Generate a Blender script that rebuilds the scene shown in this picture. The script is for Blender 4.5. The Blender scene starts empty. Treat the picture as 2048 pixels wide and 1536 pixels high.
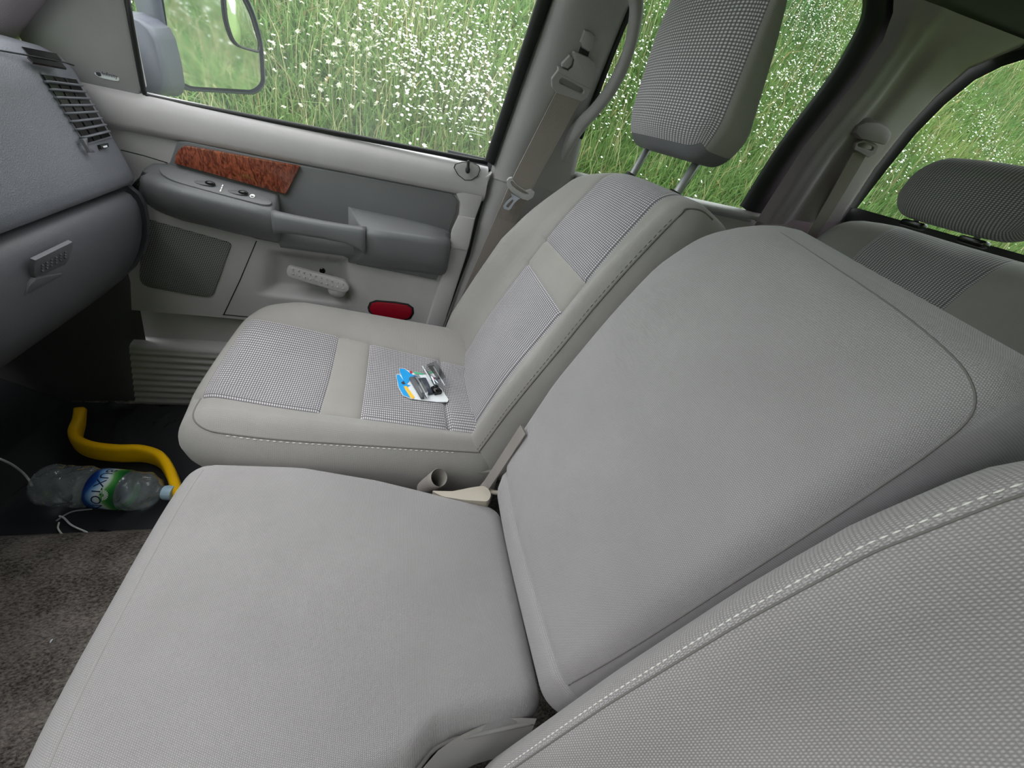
import bpy, bmesh, math, random
import numpy as np
from mathutils import Vector, Matrix
random.seed(7); rng = np.random.default_rng(7)
SC = bpy.context.scene
COL = SC.collection

# ---------------------------------------------------------------- camera
CAM = np.array([-0.3112, 0.1914, 0.5641]); YAW, PIT, ROL = np.radians([20.84, 33.63, 14.96]); FPX = 797.66
_f = np.array([math.cos(PIT)*math.cos(YAW), -math.cos(PIT)*math.sin(YAW), -math.sin(PIT)])
_r = np.array([-math.sin(YAW), -math.cos(YAW), 0.0]); _u = np.cross(_r, _f)
_c, _s = math.cos(ROL), math.sin(ROL)
CR = np.stack([_c*_r+_s*_u, -_s*_r+_c*_u, _f])
cam = bpy.data.cameras.new('camera'); cam.sensor_width = 36; cam.lens = FPX/2048*36; cam.clip_start = 0.01; cam.clip_end = 300
co = bpy.data.objects.new('camera', cam); COL.objects.link(co)
M = Matrix.Identity(4)
for i in range(3):
    M[i][0] = CR[0][i]; M[i][1] = CR[1][i]; M[i][2] = -CR[2][i]; M[i][3] = CAM[i]
co.matrix_world = M; SC.camera = co

# ---------------------------------------------------------------- world: overcast sky
SC.view_settings.view_transform = 'Standard'; SC.view_settings.look = 'None'
SC.view_settings.gamma = 1.0; SC.view_settings.use_curve_mapping = False
SC.view_settings.exposure = 1.63
W = bpy.data.worlds.new('overcast_sky'); SC.world = W; W.use_nodes = True
nt = W.node_tree; nt.nodes.clear()
o = nt.nodes.new('ShaderNodeOutputWorld'); bg = nt.nodes.new('ShaderNodeBackground')
tc = nt.nodes.new('ShaderNodeTexCoord'); sp = nt.nodes.new('ShaderNodeSeparateXYZ')
cr = nt.nodes.new('ShaderNodeValToRGB')
cr.color_ramp.elements[0].position = 0.0; cr.color_ramp.elements[0].color = (.50, .53, .57, 1)
cr.color_ramp.elements[1].position = 1.0; cr.color_ramp.elements[1].color = (1.0, 1.0, 1.0, 1)
nt.links.new(tc.outputs['Generated'], sp.inputs[0]); nt.links.new(sp.outputs['Z'], cr.inputs[0])
nt.links.new(cr.outputs[0], bg.inputs[0]); bg.inputs[1].default_value = 1.6
nt.links.new(bg.outputs[0], o.inputs[0])

# ---------------------------------------------------------------- pixel helpers: a pixel's ray met with a real plane
def ray(px, py): return np.array([(px-1024)/FPX, (768-py)/FPX, 1.0]) @ CR
def at(px, py, ax, val):
    d = ray(px, py); i = 'xyz'.index(ax); return CAM + d*((val-CAM[i])/d[i])
def onp(px, py, p0, n):
    d = ray(px, py); n = np.array(n, float); return CAM + d*(((np.array(p0)-CAM)@n)/(d@n))
def project(P):
    q = (np.atleast_2d(P)-CAM) @ CR.T
    return np.stack([1024+FPX*q[:, 0]/q[:, 2], 768-FPX*q[:, 1]/q[:, 2], q[:, 2]], 1)

# ---------------------------------------------------------------- materials
def newmat(name):
    m = bpy.data.materials.new(name); m.use_nodes = True; t = m.node_tree
    return m, t, t.nodes['Principled BSDF']
def N(t, kind, **kw):
    n = t.nodes.new('ShaderNode'+kind)
    for k, v in kw.items(): setattr(n, k, v)
    return n
def S(t, node, **kw):
    for k, v in kw.items():
        k2 = k.replace('_', ' ')
        node.inputs[k2].default_value = v
    return node
def rgb(r, g, b):
    f = lambda c: (c/255/12.92) if c/255 <= .04045 else ((c/255+.055)/1.055)**2.4
    return (f(r), f(g), f(b), 1)
def plastic(name, col, rough=.55, grain=420, bump=.12, var=.06, spec=.4):
    m, t, b = newmat(name)
    tcn = N(t, 'TexCoord'); nz = S(t, N(t, 'TexNoise'), Scale=grain, Detail=2.0)
    t.links.new(tcn.outputs['Object'], nz.inputs['Vector'])
    nz2 = S(t, N(t, 'TexNoise'), Scale=9.0, Detail=4.0); t.links.new(tcn.outputs['Object'], nz2.inputs['Vector'])
    mx = N(t, 'MixRGB', blend_type='MULTIPLY'); mx.inputs[0].default_value = 1; mx.inputs[1].default_value = col
    mr = N(t, 'MapRange'); mr.inputs[1].default_value = .3; mr.inputs[2].default_value = .7; mr.inputs[3].default_value = 1-var; mr.inputs[4].default_value = 1+var
    t.links.new(nz2.outputs[0], mr.inputs[0]); t.links.new(mr.outputs[0], mx.inputs[2])
    t.links.new(mx.outputs[0], b.inputs['Base Color'])
    bp = S(t, N(t, 'Bump'), Strength=bump, Distance=.002); t.links.new(nz.outputs[0], bp.inputs['Height']); t.links.new(bp.outputs[0], b.inputs['Normal'])
    b.inputs['Roughness'].default_value = rough; b.inputs['Specular IOR Level'].default_value = spec
    return m
def fabric(name, light, dark, pu, pv, mode='ribs', bump=.5, contrast=1.0, stagger=False, sharp=.5):
    """woven cloth from the UV map (metres)"""
    m, t, b = newmat(name)
    uv = N(t, 'UVMap'); sp = N(t, 'SeparateXYZ'); t.links.new(uv.outputs[0], sp.inputs[0])
    nzv = S(t, N(t, 'TexNoise'), Scale=60.0, Detail=1.0); t.links.new(uv.outputs[0], nzv.inputs['Vector'])
    def wave(sock, pitch, phase=None):
        a = N(t, 'Math', operation='MULTIPLY'); a.inputs[1].default_value = 2*math.pi/pitch; t.links.new(sock, a.inputs[0])
        s = a.outputs[0]
        if phase is not None:
            ad = N(t, 'Math', operation='ADD'); t.links.new(s, ad.inputs[0]); t.links.new(phase, ad.inputs[1]); s = ad.outputs[0]
        c = N(t, 'Math', operation='COSINE'); t.links.new(s, c.inputs[0])
        h = N(t, 'Math', operation='MULTIPLY_ADD'); h.inputs[1].default_value = .5; h.inputs[2].default_value = .5; t.links.new(c.outputs[0], h.inputs[0])
        return h.outputs[0]
    jit = N(t, 'Math', operation='MULTIPLY'); jit.inputs[1].default_value = 2.2; t.links.new(nzv.outputs[0], jit.inputs[0])
    ph = None
    if stagger:
        dv = N(t, 'Math', operation='DIVIDE'); dv.inputs[1].default_value = pv; t.links.new(sp.outputs[1], dv.inputs[0])
        fl = N(t, 'Math', operation='FLOOR'); ad = N(t, 'Math', operation='ADD'); ad.inputs[1].default_value = .5
        t.links.new(dv.outputs[0], ad.inputs[0]); t.links.new(ad.outputs[0], fl.inputs[0])
        mp = N(t, 'Math', operation='MULTIPLY'); mp.inputs[1].default_value = math.pi; t.links.new(fl.outputs[0], mp.inputs[0]); ph = mp.outputs[0]
    wu = wave(sp.outputs[0], pu, ph); wv = wave(sp.outputs[1], pv)
    ml = N(t, 'Math', operation='MULTIPLY'); t.links.new(wu, ml.inputs[0]); t.links.new(wv, ml.inputs[1])
    pw = N(t, 'Math', operation='POWER'); pw.inputs[1].default_value = sharp; t.links.new(ml.outputs[0], pw.inputs[0])
    nz = S(t, N(t, 'TexNoise'), Scale=900.0, Detail=2.0); t.links.new(uv.outputs[0], nz.inputs['Vector'])
    sub = N(t, 'Math', operation='MULTIPLY_ADD'); sub.inputs[1].default_value = .5; sub.inputs[2].default_value = -.25; t.links.new(nz.outputs[0], sub.inputs[0])
    add = N(t, 'Math', operation='ADD', use_clamp=True); t.links.new(pw.outputs[0], add.inputs[0]); t.links.new(sub.outputs[0], add.inputs[1])
    mx = N(t, 'MixRGB'); mx.inputs[1].default_value = dark; mx.inputs[2].default_value = light; t.links.new(add.outputs[0], mx.inputs[0])
    # worn, uneven tone of the cloth
    nb = S(t, N(t, 'TexNoise'), Scale=7.0, Detail=5.0); t.links.new(uv.outputs[0], nb.inputs['Vector'])
    mr = N(t, 'MapRange'); mr.inputs[1].default_value = .3; mr.inputs[2].default_value = .7; mr.inputs[3].default_value = .93; mr.inputs[4].default_value = 1.05
    t.links.new(nb.outputs[0], mr.inputs[0])
    mm = N(t, 'MixRGB', blend_type='MULTIPLY'); mm.inputs[0].default_value = 1; t.links.new(mx.outputs[0], mm.inputs[1]); t.links.new(mr.outputs[0], mm.inputs[2])
    t.links.new(mm.outputs[0], b.inputs['Base Color'])
    bp = S(t, N(t, 'Bump'), Strength=bump, Distance=.0012); t.links.new(add.outputs[0], bp.inputs['Height']); t.links.new(bp.outputs[0], b.inputs['Normal'])
    b.inputs['Roughness'].default_value = .92; b.inputs['Specular IOR Level'].default_value = .15
    b.inputs['Sheen Weight'].default_value = .25; b.inputs['Sheen Roughness'].default_value = .5
    return m
def plain(name, col, rough=.5, metal=0.0, spec=.5):
    m, t, b = newmat(name); b.inputs['Base Color'].default_value = col; b.inputs['Roughness'].default_value = rough
    b.inputs['Metallic'].default_value = metal; b.inputs['Specular IOR Level'].default_value = spec
    nz = S(t, N(t, 'TexNoise'), Scale=25.0, Detail=3.0); tcn = N(t, 'TexCoord'); t.links.new(tcn.outputs['Object'], nz.inputs['Vector'])
    mr = N(t, 'MapRange'); mr.inputs[3].default_value = max(0, rough-.06); mr.inputs[4].default_value = min(1, rough+.06)
    t.links.new(nz.outputs[0], mr.inputs[0]); t.links.new(mr.outputs[0], b.inputs['Roughness'])
    return m
def pane(name, tint=(1, 1, 1, 1), gl=.07, haze=0.0, hcol=(.8, .85, .9, 1)):
    m = bpy.data.materials.new(name); m.use_nodes = True; t = m.node_tree; t.nodes.clear()
    out = N(t, 'OutputMaterial'); tr = N(t, 'BsdfTransparent'); tr.inputs[0].default_value = tint
    g = N(t, 'BsdfGlossy'); g.inputs[0].default_value = (1, 1, 1, 1); g.inputs[1].default_value = .02
    fr = N(t, 'LayerWeight'); fr.inputs[0].default_value = .25
    mu = N(t, 'Math', operation='MULTIPLY_ADD'); mu.inputs[1].default_value = .5; mu.inputs[2].default_value = gl*.5; t.links.new(fr.outputs['Fresnel'], mu.inputs[0])
    mx = N(t, 'MixShader'); t.links.new(mu.outputs[0], mx.inputs[0]); t.links.new(tr.outputs[0], mx.inputs[1]); t.links.new(g.outputs[0], mx.inputs[2])
    last = mx
    if haze > 0:
        df = N(t, 'BsdfTranslucent'); df.inputs[0].default_value = hcol
        nz = S(t, N(t, 'TexNoise'), Scale=6.0, Detail=4.0)
        tcn = N(t, 'TexCoord'); t.links.new(tcn.outputs['Object'], nz.inputs['Vector'])
        ma = N(t, 'Math', operation='MULTIPLY'); ma.inputs[1].default_value = 2*haze; t.links.new(nz.outputs[0], ma.inputs[0])
        m2 = N(t, 'MixShader'); t.links.new(ma.outputs[0], m2.inputs[0]); t.links.new(mx.outputs[0], m2.inputs[1]); t.links.new(df.outputs[0], m2.inputs[2]); last = m2
    t.links.new(last.outputs[0], out.inputs[0])
    return m

MT = {}
MT['cloth'] = fabric('seat_cloth', rgb(172, 169, 166), rgb(138, 135, 132), .0016, .0016, bump=.25, sharp=.6)
MT['ribcloth'] = fabric('ribbed_seat_cloth', rgb(172, 169, 170), rgb(138, 135, 136), .0017, .0019, bump=.4, stagger=True, sharp=.7)
MT['drvcloth'] = fabric('coarse_seat_cloth', rgb(182, 178, 178), rgb(136, 132, 132), .0017, .0032, bump=.5, stagger=True, sharp=.8)
MT['weave'] = fabric('checked_insert_weave', rgb(222, 220, 223), rgb(96, 92, 97), .0070, .0039, bump=.6, sharp=.75)
MT['band'] = fabric('insert_band_cloth', rgb(168, 165, 160), rgb(142, 139, 135), .0016, .0016, bump=.2, sharp=.6)
MT['light'] = plastic('light_grey_trim', rgb(180, 177, 179), .5)
MT['sail'] = plastic('grey_trim', rgb(160, 158, 161), .55)
MT['dark'] = plastic('charcoal_trim', rgb(104, 105, 108), .42, bump=.15)
MT['dash'] = plastic('grained_dash_plastic', rgb(112, 114, 121), .5, grain=560, bump=.45)
MT['dashlow'] = plastic('lower_dash_plastic', rgb(92, 93, 98), .5, grain=520, bump=.25)
MT['kick'] = plastic('dark_kick_trim', rgb(78, 77, 80), .6)
MT['black'] = plain('black_rubber', rgb(24, 26, 28), .6)
MT['blackgloss'] = plain('black_gloss', rgb(14, 14, 16), .25)
MT['seam'] = plain('grey_seam_thread', rgb(110, 107, 104), .9)  # plain grey for piping, panel seam and dark stitches
MT['thread'] = plain('pale_thread', rgb(226, 224, 218), .8)
MT['metal'] = plain('brushed_steel', rgb(190, 198, 206), .32, metal=1.0)
MT['post'] = plain('headrest_post_steel', rgb(158, 160, 163), .38, metal=.35)
MT['pillar'] = plastic('pillar_trim', rgb(158, 155, 157), .6, grain=520, bump=.2)
MT['pillard'] = plastic('rear_pillar_trim', rgb(152, 141, 149), .6, grain=520, bump=.2)
MT['liner'] = plastic('headliner_cloth', rgb(80, 81, 82), .95, grain=700, bump=.2)
MT['belt'] = fabric('belt_webbing', rgb(166, 156, 152), rgb(138, 129, 125), .004, .0015, bump=.3)
MT['red'] = plain('red_reflector_plastic', rgb(150, 14, 36), .25)
MT['yellow'] = plain('yellow_plastic', rgb(255, 198, 6), .38)
MT['white'] = plain('white_plastic', rgb(232, 236, 240), .5)
MT['ink'] = plain('dark_ink', rgb(52, 56, 66), .6)
MT['wink'] = plain('white_ink', rgb(240, 242, 240), .6)
MT['glass'] = pane('door_glass', (.97, .985, .97, 1), .03, .045)
MT['rglass'] = pane('tinted_rear_glass', (.55, .60, .56, 1), .03)
MT['dglass'] = pane('driver_glass', (.48, .50, .49, 1), .03)  # unseen pane, tint added to dim daylight from the left
MT['dimglass'] = pane('light_dimming_glass', (.20, .22, .21, 1), .03)  # unseen left rear pane, tint darkened to keep light off the rear
MT['mirror'] = plain('mirror_silver', (.86, .9, .92, 1), .02, metal=1.0)
MT['bluecard'] = plain('blue_card', rgb(30, 162, 235), .35)

def wood():
    m, t, b = newmat('burl_wood_veneer')
    tcn = N(t, 'TexCoord'); mp = N(t, 'Mapping'); mp.inputs['Scale'].default_value = (1, 1.6, .55); mp.inputs['Rotation'].default_value = (.5, 0, 0)
    t.links.new(tcn.outputs['Object'], mp.inputs[0])
    nz = S(t, N(t, 'TexNoise'), Scale=105.0, Detail=6.0, Distortion=1.4); t.links.new(mp.outputs[0], nz.inputs['Vector'])
    cr = N(t, 'ValToRGB'); e = cr.color_ramp.elements; e[0].position = .36; e[0].color = rgb(84, 36, 24); e[1].position = .66; e[1].color = rgb(160, 86, 60)
    t.links.new(nz.outputs[0], cr.inputs[0]); t.links.new(cr.outputs[0], b.inputs['Base Color']); b.inputs['Roughness'].default_value = .18
    b.inputs['Coat Weight'].default_value = .6
    return m
MT['wood'] = wood()
def perforated():
    m, t, b = newmat('perforated_grille'); tcn = N(t, 'TexCoord'); sp = N(t, 'SeparateXYZ'); t.links.new(tcn.outputs['Object'], sp.inputs[0])
    P = .0044
    def cell(sock, off=None):
        d = N(t, 'Math', operation='DIVIDE'); d.inputs[1].default_value = P; t.links.new(sock, d.inputs[0]); s = d.outputs[0]
        if off is not None:
            a = N(t, 'Math', operation='ADD'); t.links.new(s, a.inputs[0]); t.links.new(off, a.inputs[1]); s = a.outputs[0]
        f = N(t, 'Math', operation='FRACT'); t.links.new(s, f.inputs[0])
        q = N(t, 'Math', operation='SUBTRACT'); q.inputs[1].default_value = .5; t.links.new(f.outputs[0], q.inputs[0])
        p = N(t, 'Math', operation='POWER'); p.inputs[1].default_value = 2; t.links.new(q.outputs[0], p.inputs[0]); return p.outputs[0]
    d = N(t, 'Math', operation='DIVIDE'); d.inputs[1].default_value = P; t.links.new(sp.outputs[2], d.inputs[0])
    fl = N(t, 'Math', operation='FLOOR'); t.links.new(d.outputs[0], fl.inputs[0])
    hf = N(t, 'Math', operation='MULTIPLY'); hf.inputs[1].default_value = .5; t.links.new(fl.outputs[0], hf.inputs[0])
    a = N(t, 'Math', operation='ADD'); t.links.new(cell(sp.outputs[1], hf.outputs[0]), a.inputs[0]); t.links.new(cell(sp.outputs[2]), a.inputs[1])
    lt = N(t, 'Math', operation='LESS_THAN'); lt.inputs[1].default_value = .085; t.links.new(a.outputs[0], lt.inputs[0])
    mx = N(t, 'MixRGB'); mx.inputs[1].default_value = rgb(128, 128, 128); mx.inputs[2].default_value = rgb(26, 27, 28); t.links.new(lt.outputs[0], mx.inputs[0])
    t.links.new(mx.outputs[0], b.inputs['Base Color']); b.inputs['Roughness'].default_value = .55
    return m
MT['grille'] = perforated()
def carpet():
    m, t, b = newmat('tunnel_carpet'); tcn = N(t, 'TexCoord')
    mp = N(t, 'Mapping'); mp.inputs['Scale'].default_value = (1, .55, 1); mp.inputs['Rotation'].default_value = (0, 0, .6); t.links.new(tcn.outputs['Object'], mp.inputs[0])
    nz = S(t, N(t, 'TexNoise'), Scale=330.0, Detail=4.0, Roughness=.7); t.links.new(mp.outputs[0], nz.inputs['Vector'])
    nb = S(t, N(t, 'TexNoise'), Scale=14.0, Detail=3.0); t.links.new(tcn.outputs['Object'], nb.inputs['Vector'])
    ad = N(t, 'Math', operation='MULTIPLY_ADD'); ad.inputs[1].default_value = .5; t.links.new(nb.outputs[0], ad.inputs[0]); t.links.new(nz.outputs[0], ad.inputs[2])
    cr = N(t, 'ValToRGB'); e = cr.color_ramp.elements; e[0].position = .58; e[0].color = rgb(60, 55, 52); e[1].position = .95; e[1].color = rgb(150, 142, 136)
    t.links.new(ad.outputs[0], cr.inputs[0]); t.links.new(cr.outputs[0], b.inputs['Base Color']); b.inputs['Roughness'].default_value = 1; b.inputs['Specular IOR Level'].default_value = .05
    bp = S(t, N(t, 'Bump'), Strength=1.0, Distance=.004); t.links.new(nz.outputs[0], bp.inputs['Height']); t.links.new(bp.outputs[0], b.inputs['Normal'])
    return m
MT['carpet'] = carpet()
def fuzz():
    return plastic('seat_side_felt', rgb(150, 147, 144), 1.0, grain=300, bump=.6, var=.12, spec=.05)
MT['felt'] = fuzz()

# ---------------------------------------------------------------- object helpers
ROOT = {}
def thing(name, loc, label=None, cat=None, group=None, kind=None):
    o = bpy.data.objects.new(name, None); COL.objects.link(o); o.location = loc; o.empty_display_size = .05
    if label: o['label'] = label
    if cat: o['category'] = cat
    if group: o['group'] = group
    if kind: o['kind'] = kind
    o['_o'] = list(map(float, loc)); return o
def origin_of(p):
    while p is not None:
        if '_o' in p: return np.array(p['_o'])
        p = p.parent
    return np.zeros(3)
def smooth(me):
    me.polygons.foreach_set('use_smooth', [True]*len(me.polygons))
def obj(name, verts, faces, m, parent=None, uvs=None, sm=True, tagd=None, mats=None, fm=None):
    """one mesh object from world coordinates; a child's own coordinates are kept from its thing's base"""
    off = origin_of(parent)
    V = [tuple(np.asarray(v, float)-off) for v in verts]
    me = bpy.data.meshes.new(name); me.from_pydata(V, [], [tuple(f) for f in faces])
    for x in (mats or [m]): me.materials.append(x)
    if fm is not None: me.polygons.foreach_set('material_index', fm)
    if uvs is not None:
        ul = me.uv_layers.new(name='UVMap'); ul.data.foreach_set('uv', [c for f in uvs for p in f for c in p])
    if sm: smooth(me)
    me.update()
    o = bpy.data.objects.new(name, me); COL.objects.link(o)
    if parent is not None: o.parent = parent
    for k, v in (tagd or {}).items(): o[k] = v
    return o
def fix_normals(o):
    bm = bmesh.new(); bm.from_mesh(o.data); bmesh.ops.recalc_face_normals(bm, faces=bm.faces); bm.to_mesh(o.data); bm.free(); return o
def from_bm(name, bm, m, parent=None, sm=False, tagd=None, angle=None):
    off = origin_of(parent)
    bmesh.ops.translate(bm, verts=bm.verts, vec=-Vector(off))
    me = bpy.data.meshes.new(name); bm.to_mesh(me); bm.free(); me.materials.append(m)
    if sm: smooth(me)
    if angle: me.set_sharp_from_angle(angle=angle)
    o = bpy.data.objects.new(name, me); COL.objects.link(o)
    if parent is not None: o.parent = parent
    for k, v in (tagd or {}).items(): o[k] = v
    return o
def sstep(a, b, x):
    t = np.clip((x-a)/(b-a), 0, 1); return t*t*(3-2*t)
def gz(x, c, w): return math.exp(-((x-c)/w)**2)
def interp(x, xs, ys): return float(np.interp(x, xs, ys))
def catmull(pts, n=8, closed=False):
    P = [np.asarray(p, float) for p in pts]; out = []
    L = len(P); rngi = range(L) if closed else range(L-1)
    for i in rngi:
        p0 = P[(i-1) % L] if (closed or i > 0) else P[0]*2-P[1]
        p1 = P[i]; p2 = P[(i+1) % L]; p3 = P[(i+2) % L] if (closed or i+2 < L) else P[-1]*2-P[-2]
        for k in range(n):
            t = k/n
            out.append(.5*((2*p1)+(-p0+p2)*t+(2*p0-5*p1+4*p2-p3)*t*t+(-p0+3*p1-3*p2+p3)*t**3))
    if not closed: out.append(P[-1])
    return out
def rounded(poly, r, n=4):
    """round the corners of a 2D polygon; r is a number or a list"""
    out = []; L = len(poly)
    for i in range(L):
        p = np.array(poly[i], float); a = np.array(poly[i-1], float); b = np.array(poly[(i+1) % L], float)
        rr = r[i] if isinstance(r, (list, tuple)) else r
        da = a-p; db = b-p; la = np.linalg.norm(da); lb = np.linalg.norm(db)
        if rr <= 0: out.append(p); continue
        k = min(rr, la*.45, lb*.45); A = p+da/la*k; B = p+db/lb*k
        for j in range(n+1):
            t = j/n; out.append((1-t)**2*A+2*t*(1-t)*p+t*t*B)
    return out
def axis_samples(a, b, r, brk=(), step=.03):
    e = [r*(1-math.tan(math.radians(45*(1-k/5)))) for k in range(6)]
    s = [a+x for x in e]+[b-x for x in e]
    inner = sorted([a+r, b-r]+[q for q in brk if a+r < q < b-r])
    for q0, q1 in zip(inner[:-1], inner[1:]):
        n = max(1, int(round((q1-q0)/step)))
        s += [q0+(q1-q0)*k/n for k in range(1, n)]
    s += inner
    s = sorted(s); out = [s[0]]
    for q in s[1:]:
        if q-out[-1] > 1e-5: out.append(q)
    out[-1] = b
    return out
def rbox(bounds, radii, brks, deform, region, parts, parent, step=.03):
    """padded block on a grid with chosen lines; faces go to the parts that region() names"""
    (x0, x1), (y0, y1), (z0, z1) = bounds; rx, ry, rz = radii
    ax = [axis_samples(*b, r, k, step) for b, r, k in zip(bounds, radii, brks)]
    lo = np.array([x0+rx, y0+ry, z0+rz]); hi = np.array([x1-rx, y1-ry, z1-rz]); R = np.array(radii)
    def rnd(p):
        p = np.array(p); c = np.clip(p, lo, hi); d = (p-c)/R; m = np.abs(d).max()
        if m < 1e-9: return p
        return c+R*d/np.linalg.norm(d)*m
    faces = []
    for axis in range(3):
        a, b = [i for i in range(3) if i != axis]
        for side in (0, 1):
            fx = ax[axis][0] if side == 0 else ax[axis][-1]
            A, B = ax[a], ax[b]
            for i in range(len(A)-1):
                for j in range(len(B)-1):
                    q = []
                    for (s, t) in ((i, j), (i+1, j), (i+1, j+1), (i, j+1)):
                        p = [0, 0, 0]; p[axis] = fx; p[a] = A[s]; p[b] = B[t]; q.append(tuple(p))
                    flip = (side == 1) == (axis == 1)
                    if flip: q = q[::-1]
                    faces.append((axis, side, q))
    groups = {}
    for axis, side, q in faces:
        c = np.mean(q, axis=0)
        key = region(c[0], c[1], c[2], axis, side)
        groups.setdefault(key, []).append((axis, side, q))
    out = {}
    cache = {}
    for key, fl in groups.items():
        if key is None: continue
        idx = {}; V = []; F = []; U = []
        for axis, side, q in fl:
            f = []; u = []
            for p in q:
                k = (round(p[0], 5), round(p[1], 5), round(p[2], 5))
                if k not in idx:
                    if k not in cache: cache[k] = deform(*rnd(p))
                    idx[k] = len(V); V.append(cache[k])
                f.append(idx[k])
                if axis == 2: u.append((p[0], p[1]))
                elif axis == 0: u.append((p[0]+(1 if side else -1)*(z1-p[2]), p[1]))
                else: u.append((p[0], p[1]+(1 if side else -1)*(z1-p[2])))
            F.append(f); U.append(u)
        nm, m, par = parts[key]
        par = out.get(par, parent) if isinstance(par, str) else (par or parent)
        out[key] = obj(nm, V, F, m, par, U)
    out['surf'] = lambda a, b, dz=0.0: deform(*rnd((a, b, z1+dz)))
    return out
def tube(name, path, rad, m, parent=None, n=10, closed=False, flat=None, up=(0, 0, 1), tagd=None, cap=True):
    """swept round (or flattened: rad=(w,h)) section along a path"""
    P = [np.asarray(p, float) for p in path]; L = len(P); V = []; F = []
    up = np.asarray(up, float)
    for i, p in enumerate(P):
        a = P[i-1] if (i > 0 or closed) else p; b = P[(i+1) % L] if (i < L-1 or closed) else p
        t = b-a; t /= (np.linalg.norm(t)+1e-12)
        s = np.cross(t, up); ls = np.linalg.norm(s)
        s = s/ls if ls > 1e-4 else np.array([1., 0, 0]); w = np.cross(s, t)
        r = rad[i] if isinstance(rad, list) else rad
        rw, rh = r if isinstance(r, tuple) else (r, r)
        for k in range(n):
            an = 2*math.pi*k/n; c_, s_ = math.cos(an), math.sin(an)
            if flat: c_ = math.copysign(abs(c_)**flat, c_); s_ = math.copysign(abs(s_)**flat, s_)
            V.append(p+s*rw*c_+w*rh*s_)
    for i in range(L if closed else L-1):
        for k in range(n):
            a = i*n+k; b = i*n+(k+1) % n; c = ((i+1) % L)*n+(k+1) % n; d = ((i+1) % L)*n+k
            F.append((a, d, c, b))
    if cap and not closed:
        F.append(tuple(range(n))); F.append(tuple(range((L-1)*n, L*n))[::-1])
    o = obj(name, V, F, m, parent, tagd=tagd)
    return fix_normals(o)
def loft(name, rings, m, parent=None, closed_ring=False, uv=True, sm=True, tagd=None, caps=False):
    n = len(rings[0]); V = [p for r in rings for p in r]; F = []; U = []
    for i in range(len(rings)-1):
        for k in range(n if closed_ring else n-1):
            a = i*n+k; b = i*n+(k+1) % n; c = (i+1)*n+(k+1) % n; d = (i+1)*n+k
            F.append((a, b, c, d))
    if caps: F.append(tuple(range(n))); F.append(tuple(range((len(rings)-1)*n, len(rings)*n))[::-1])
    o = obj(name, V, F, m, parent, sm=sm, tagd=tagd)
    return fix_normals(o)
def lathe(name, prof, p0, axis, m, parent=None, n=24, tagd=None, bumpf=None, sm=True):
    """prof: list of (distance along axis, radius)"""
    p0 = np.asarray(p0, float); a = np.asarray(axis, float); a /= np.linalg.norm(a)
    s = np.cross(a, [0, 0, 1.]); s = s/np.linalg.norm(s) if np.linalg.norm(s) > 1e-3 else np.array([1., 0, 0]); w = np.cross(s, a)
    V = []; F = []
    for i, (d, r) in enumerate(prof):
        for k in range(n):
            an = 2*math.pi*k/n; rr = r if bumpf is None else bumpf(d, r, an)
            V.append(p0+a*d+(s*math.cos(an)+w*math.sin(an))*rr)
    for i in range(len(prof)-1):
        for k in range(n):
            F.append((i*n+k, i*n+(k+1) % n, (i+1)*n+(k+1) % n, (i+1)*n+k))
    F.append(tuple(range(n))[::-1]); F.append(tuple(range((len(prof)-1)*n, len(prof)*n)))
    o = obj(name, V, F, m, parent, tagd=tagd, sm=sm); fix_normals(o)
    if sm: o.data.set_sharp_from_angle(angle=math.radians(50))
    return o
def prism(name, pts, nrm, thick, m, parent=None, bevel=.0, tagd=None, seg=2, sm=True):
    """flat outline (3D points on its visible face) given thickness away from nrm, front edge bevelled"""
    bm = bmesh.new(); nv = Vector(nrm).normalized()
    top = [bm.verts.new(Vector(p)) for p in pts]; bot = [bm.verts.new(Vector(p)-nv*thick) for p in pts]
    f = bm.faces.new(top); L = len(pts); bm.faces.new(bot[::-1])
    for i in range(L): bm.faces.new((top[i], bot[i], bot[(i+1) % L], top[(i+1) % L]))
    bmesh.ops.recalc_face_normals(bm, faces=bm.faces)
    if bevel > 0:
        ed = [e for e in f.edges]
        bmesh.ops.bevel(bm, geom=ed, offset=bevel, segments=seg, profile=.5, affect='EDGES', clamp_overlap=True)
    bmesh.ops.triangulate(bm, faces=[q for q in bm.faces if len(q.verts) > 4])
    return from_bm(name, bm, m, parent, sm=sm, tagd=tagd, angle=math.radians(35))
def box(name, c, s, m, parent=None, bevel=.0, rot=None, tagd=None):
    bm = bmesh.new(); bmesh.ops.create_cube(bm, size=1)
    bmesh.ops.scale(bm, vec=Vector(s), verts=bm.verts)
    if bevel > 0: bmesh.ops.bevel(bm, geom=list(bm.edges), offset=bevel, segments=2, profile=.5, affect='EDGES')
    if rot is not None: bmesh.ops.transform(bm, matrix=rot.to_4x4(), verts=bm.verts)
    bmesh.ops.translate(bm, vec=Vector(c), verts=bm.verts)
    return from_bm(name, bm, m, parent, sm=True, tagd=tagd, angle=math.radians(35))
def text_mesh(s, size=1.0, extrude=.0):
    cu = bpy.data.curves.new('lettering', 'FONT'); cu.body = s; cu.size = size; cu.extrude = extrude; cu.align_x = 'CENTER'; cu.align_y = 'CENTER'
    to = bpy.data.objects.new('lettering', cu); COL.objects.link(to)
    dg = bpy.context.evaluated_depsgraph_get(); me = bpy.data.meshes.new_from_object(to.evaluated_get(dg))
    V = [tuple(v.co) for v in me.vertices]; F = [tuple(p.vertices) for p in me.polygons]
    bpy.data.objects.remove(to); bpy.data.curves.remove(cu); bpy.data.meshes.remove(me)
    return V, F
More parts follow.
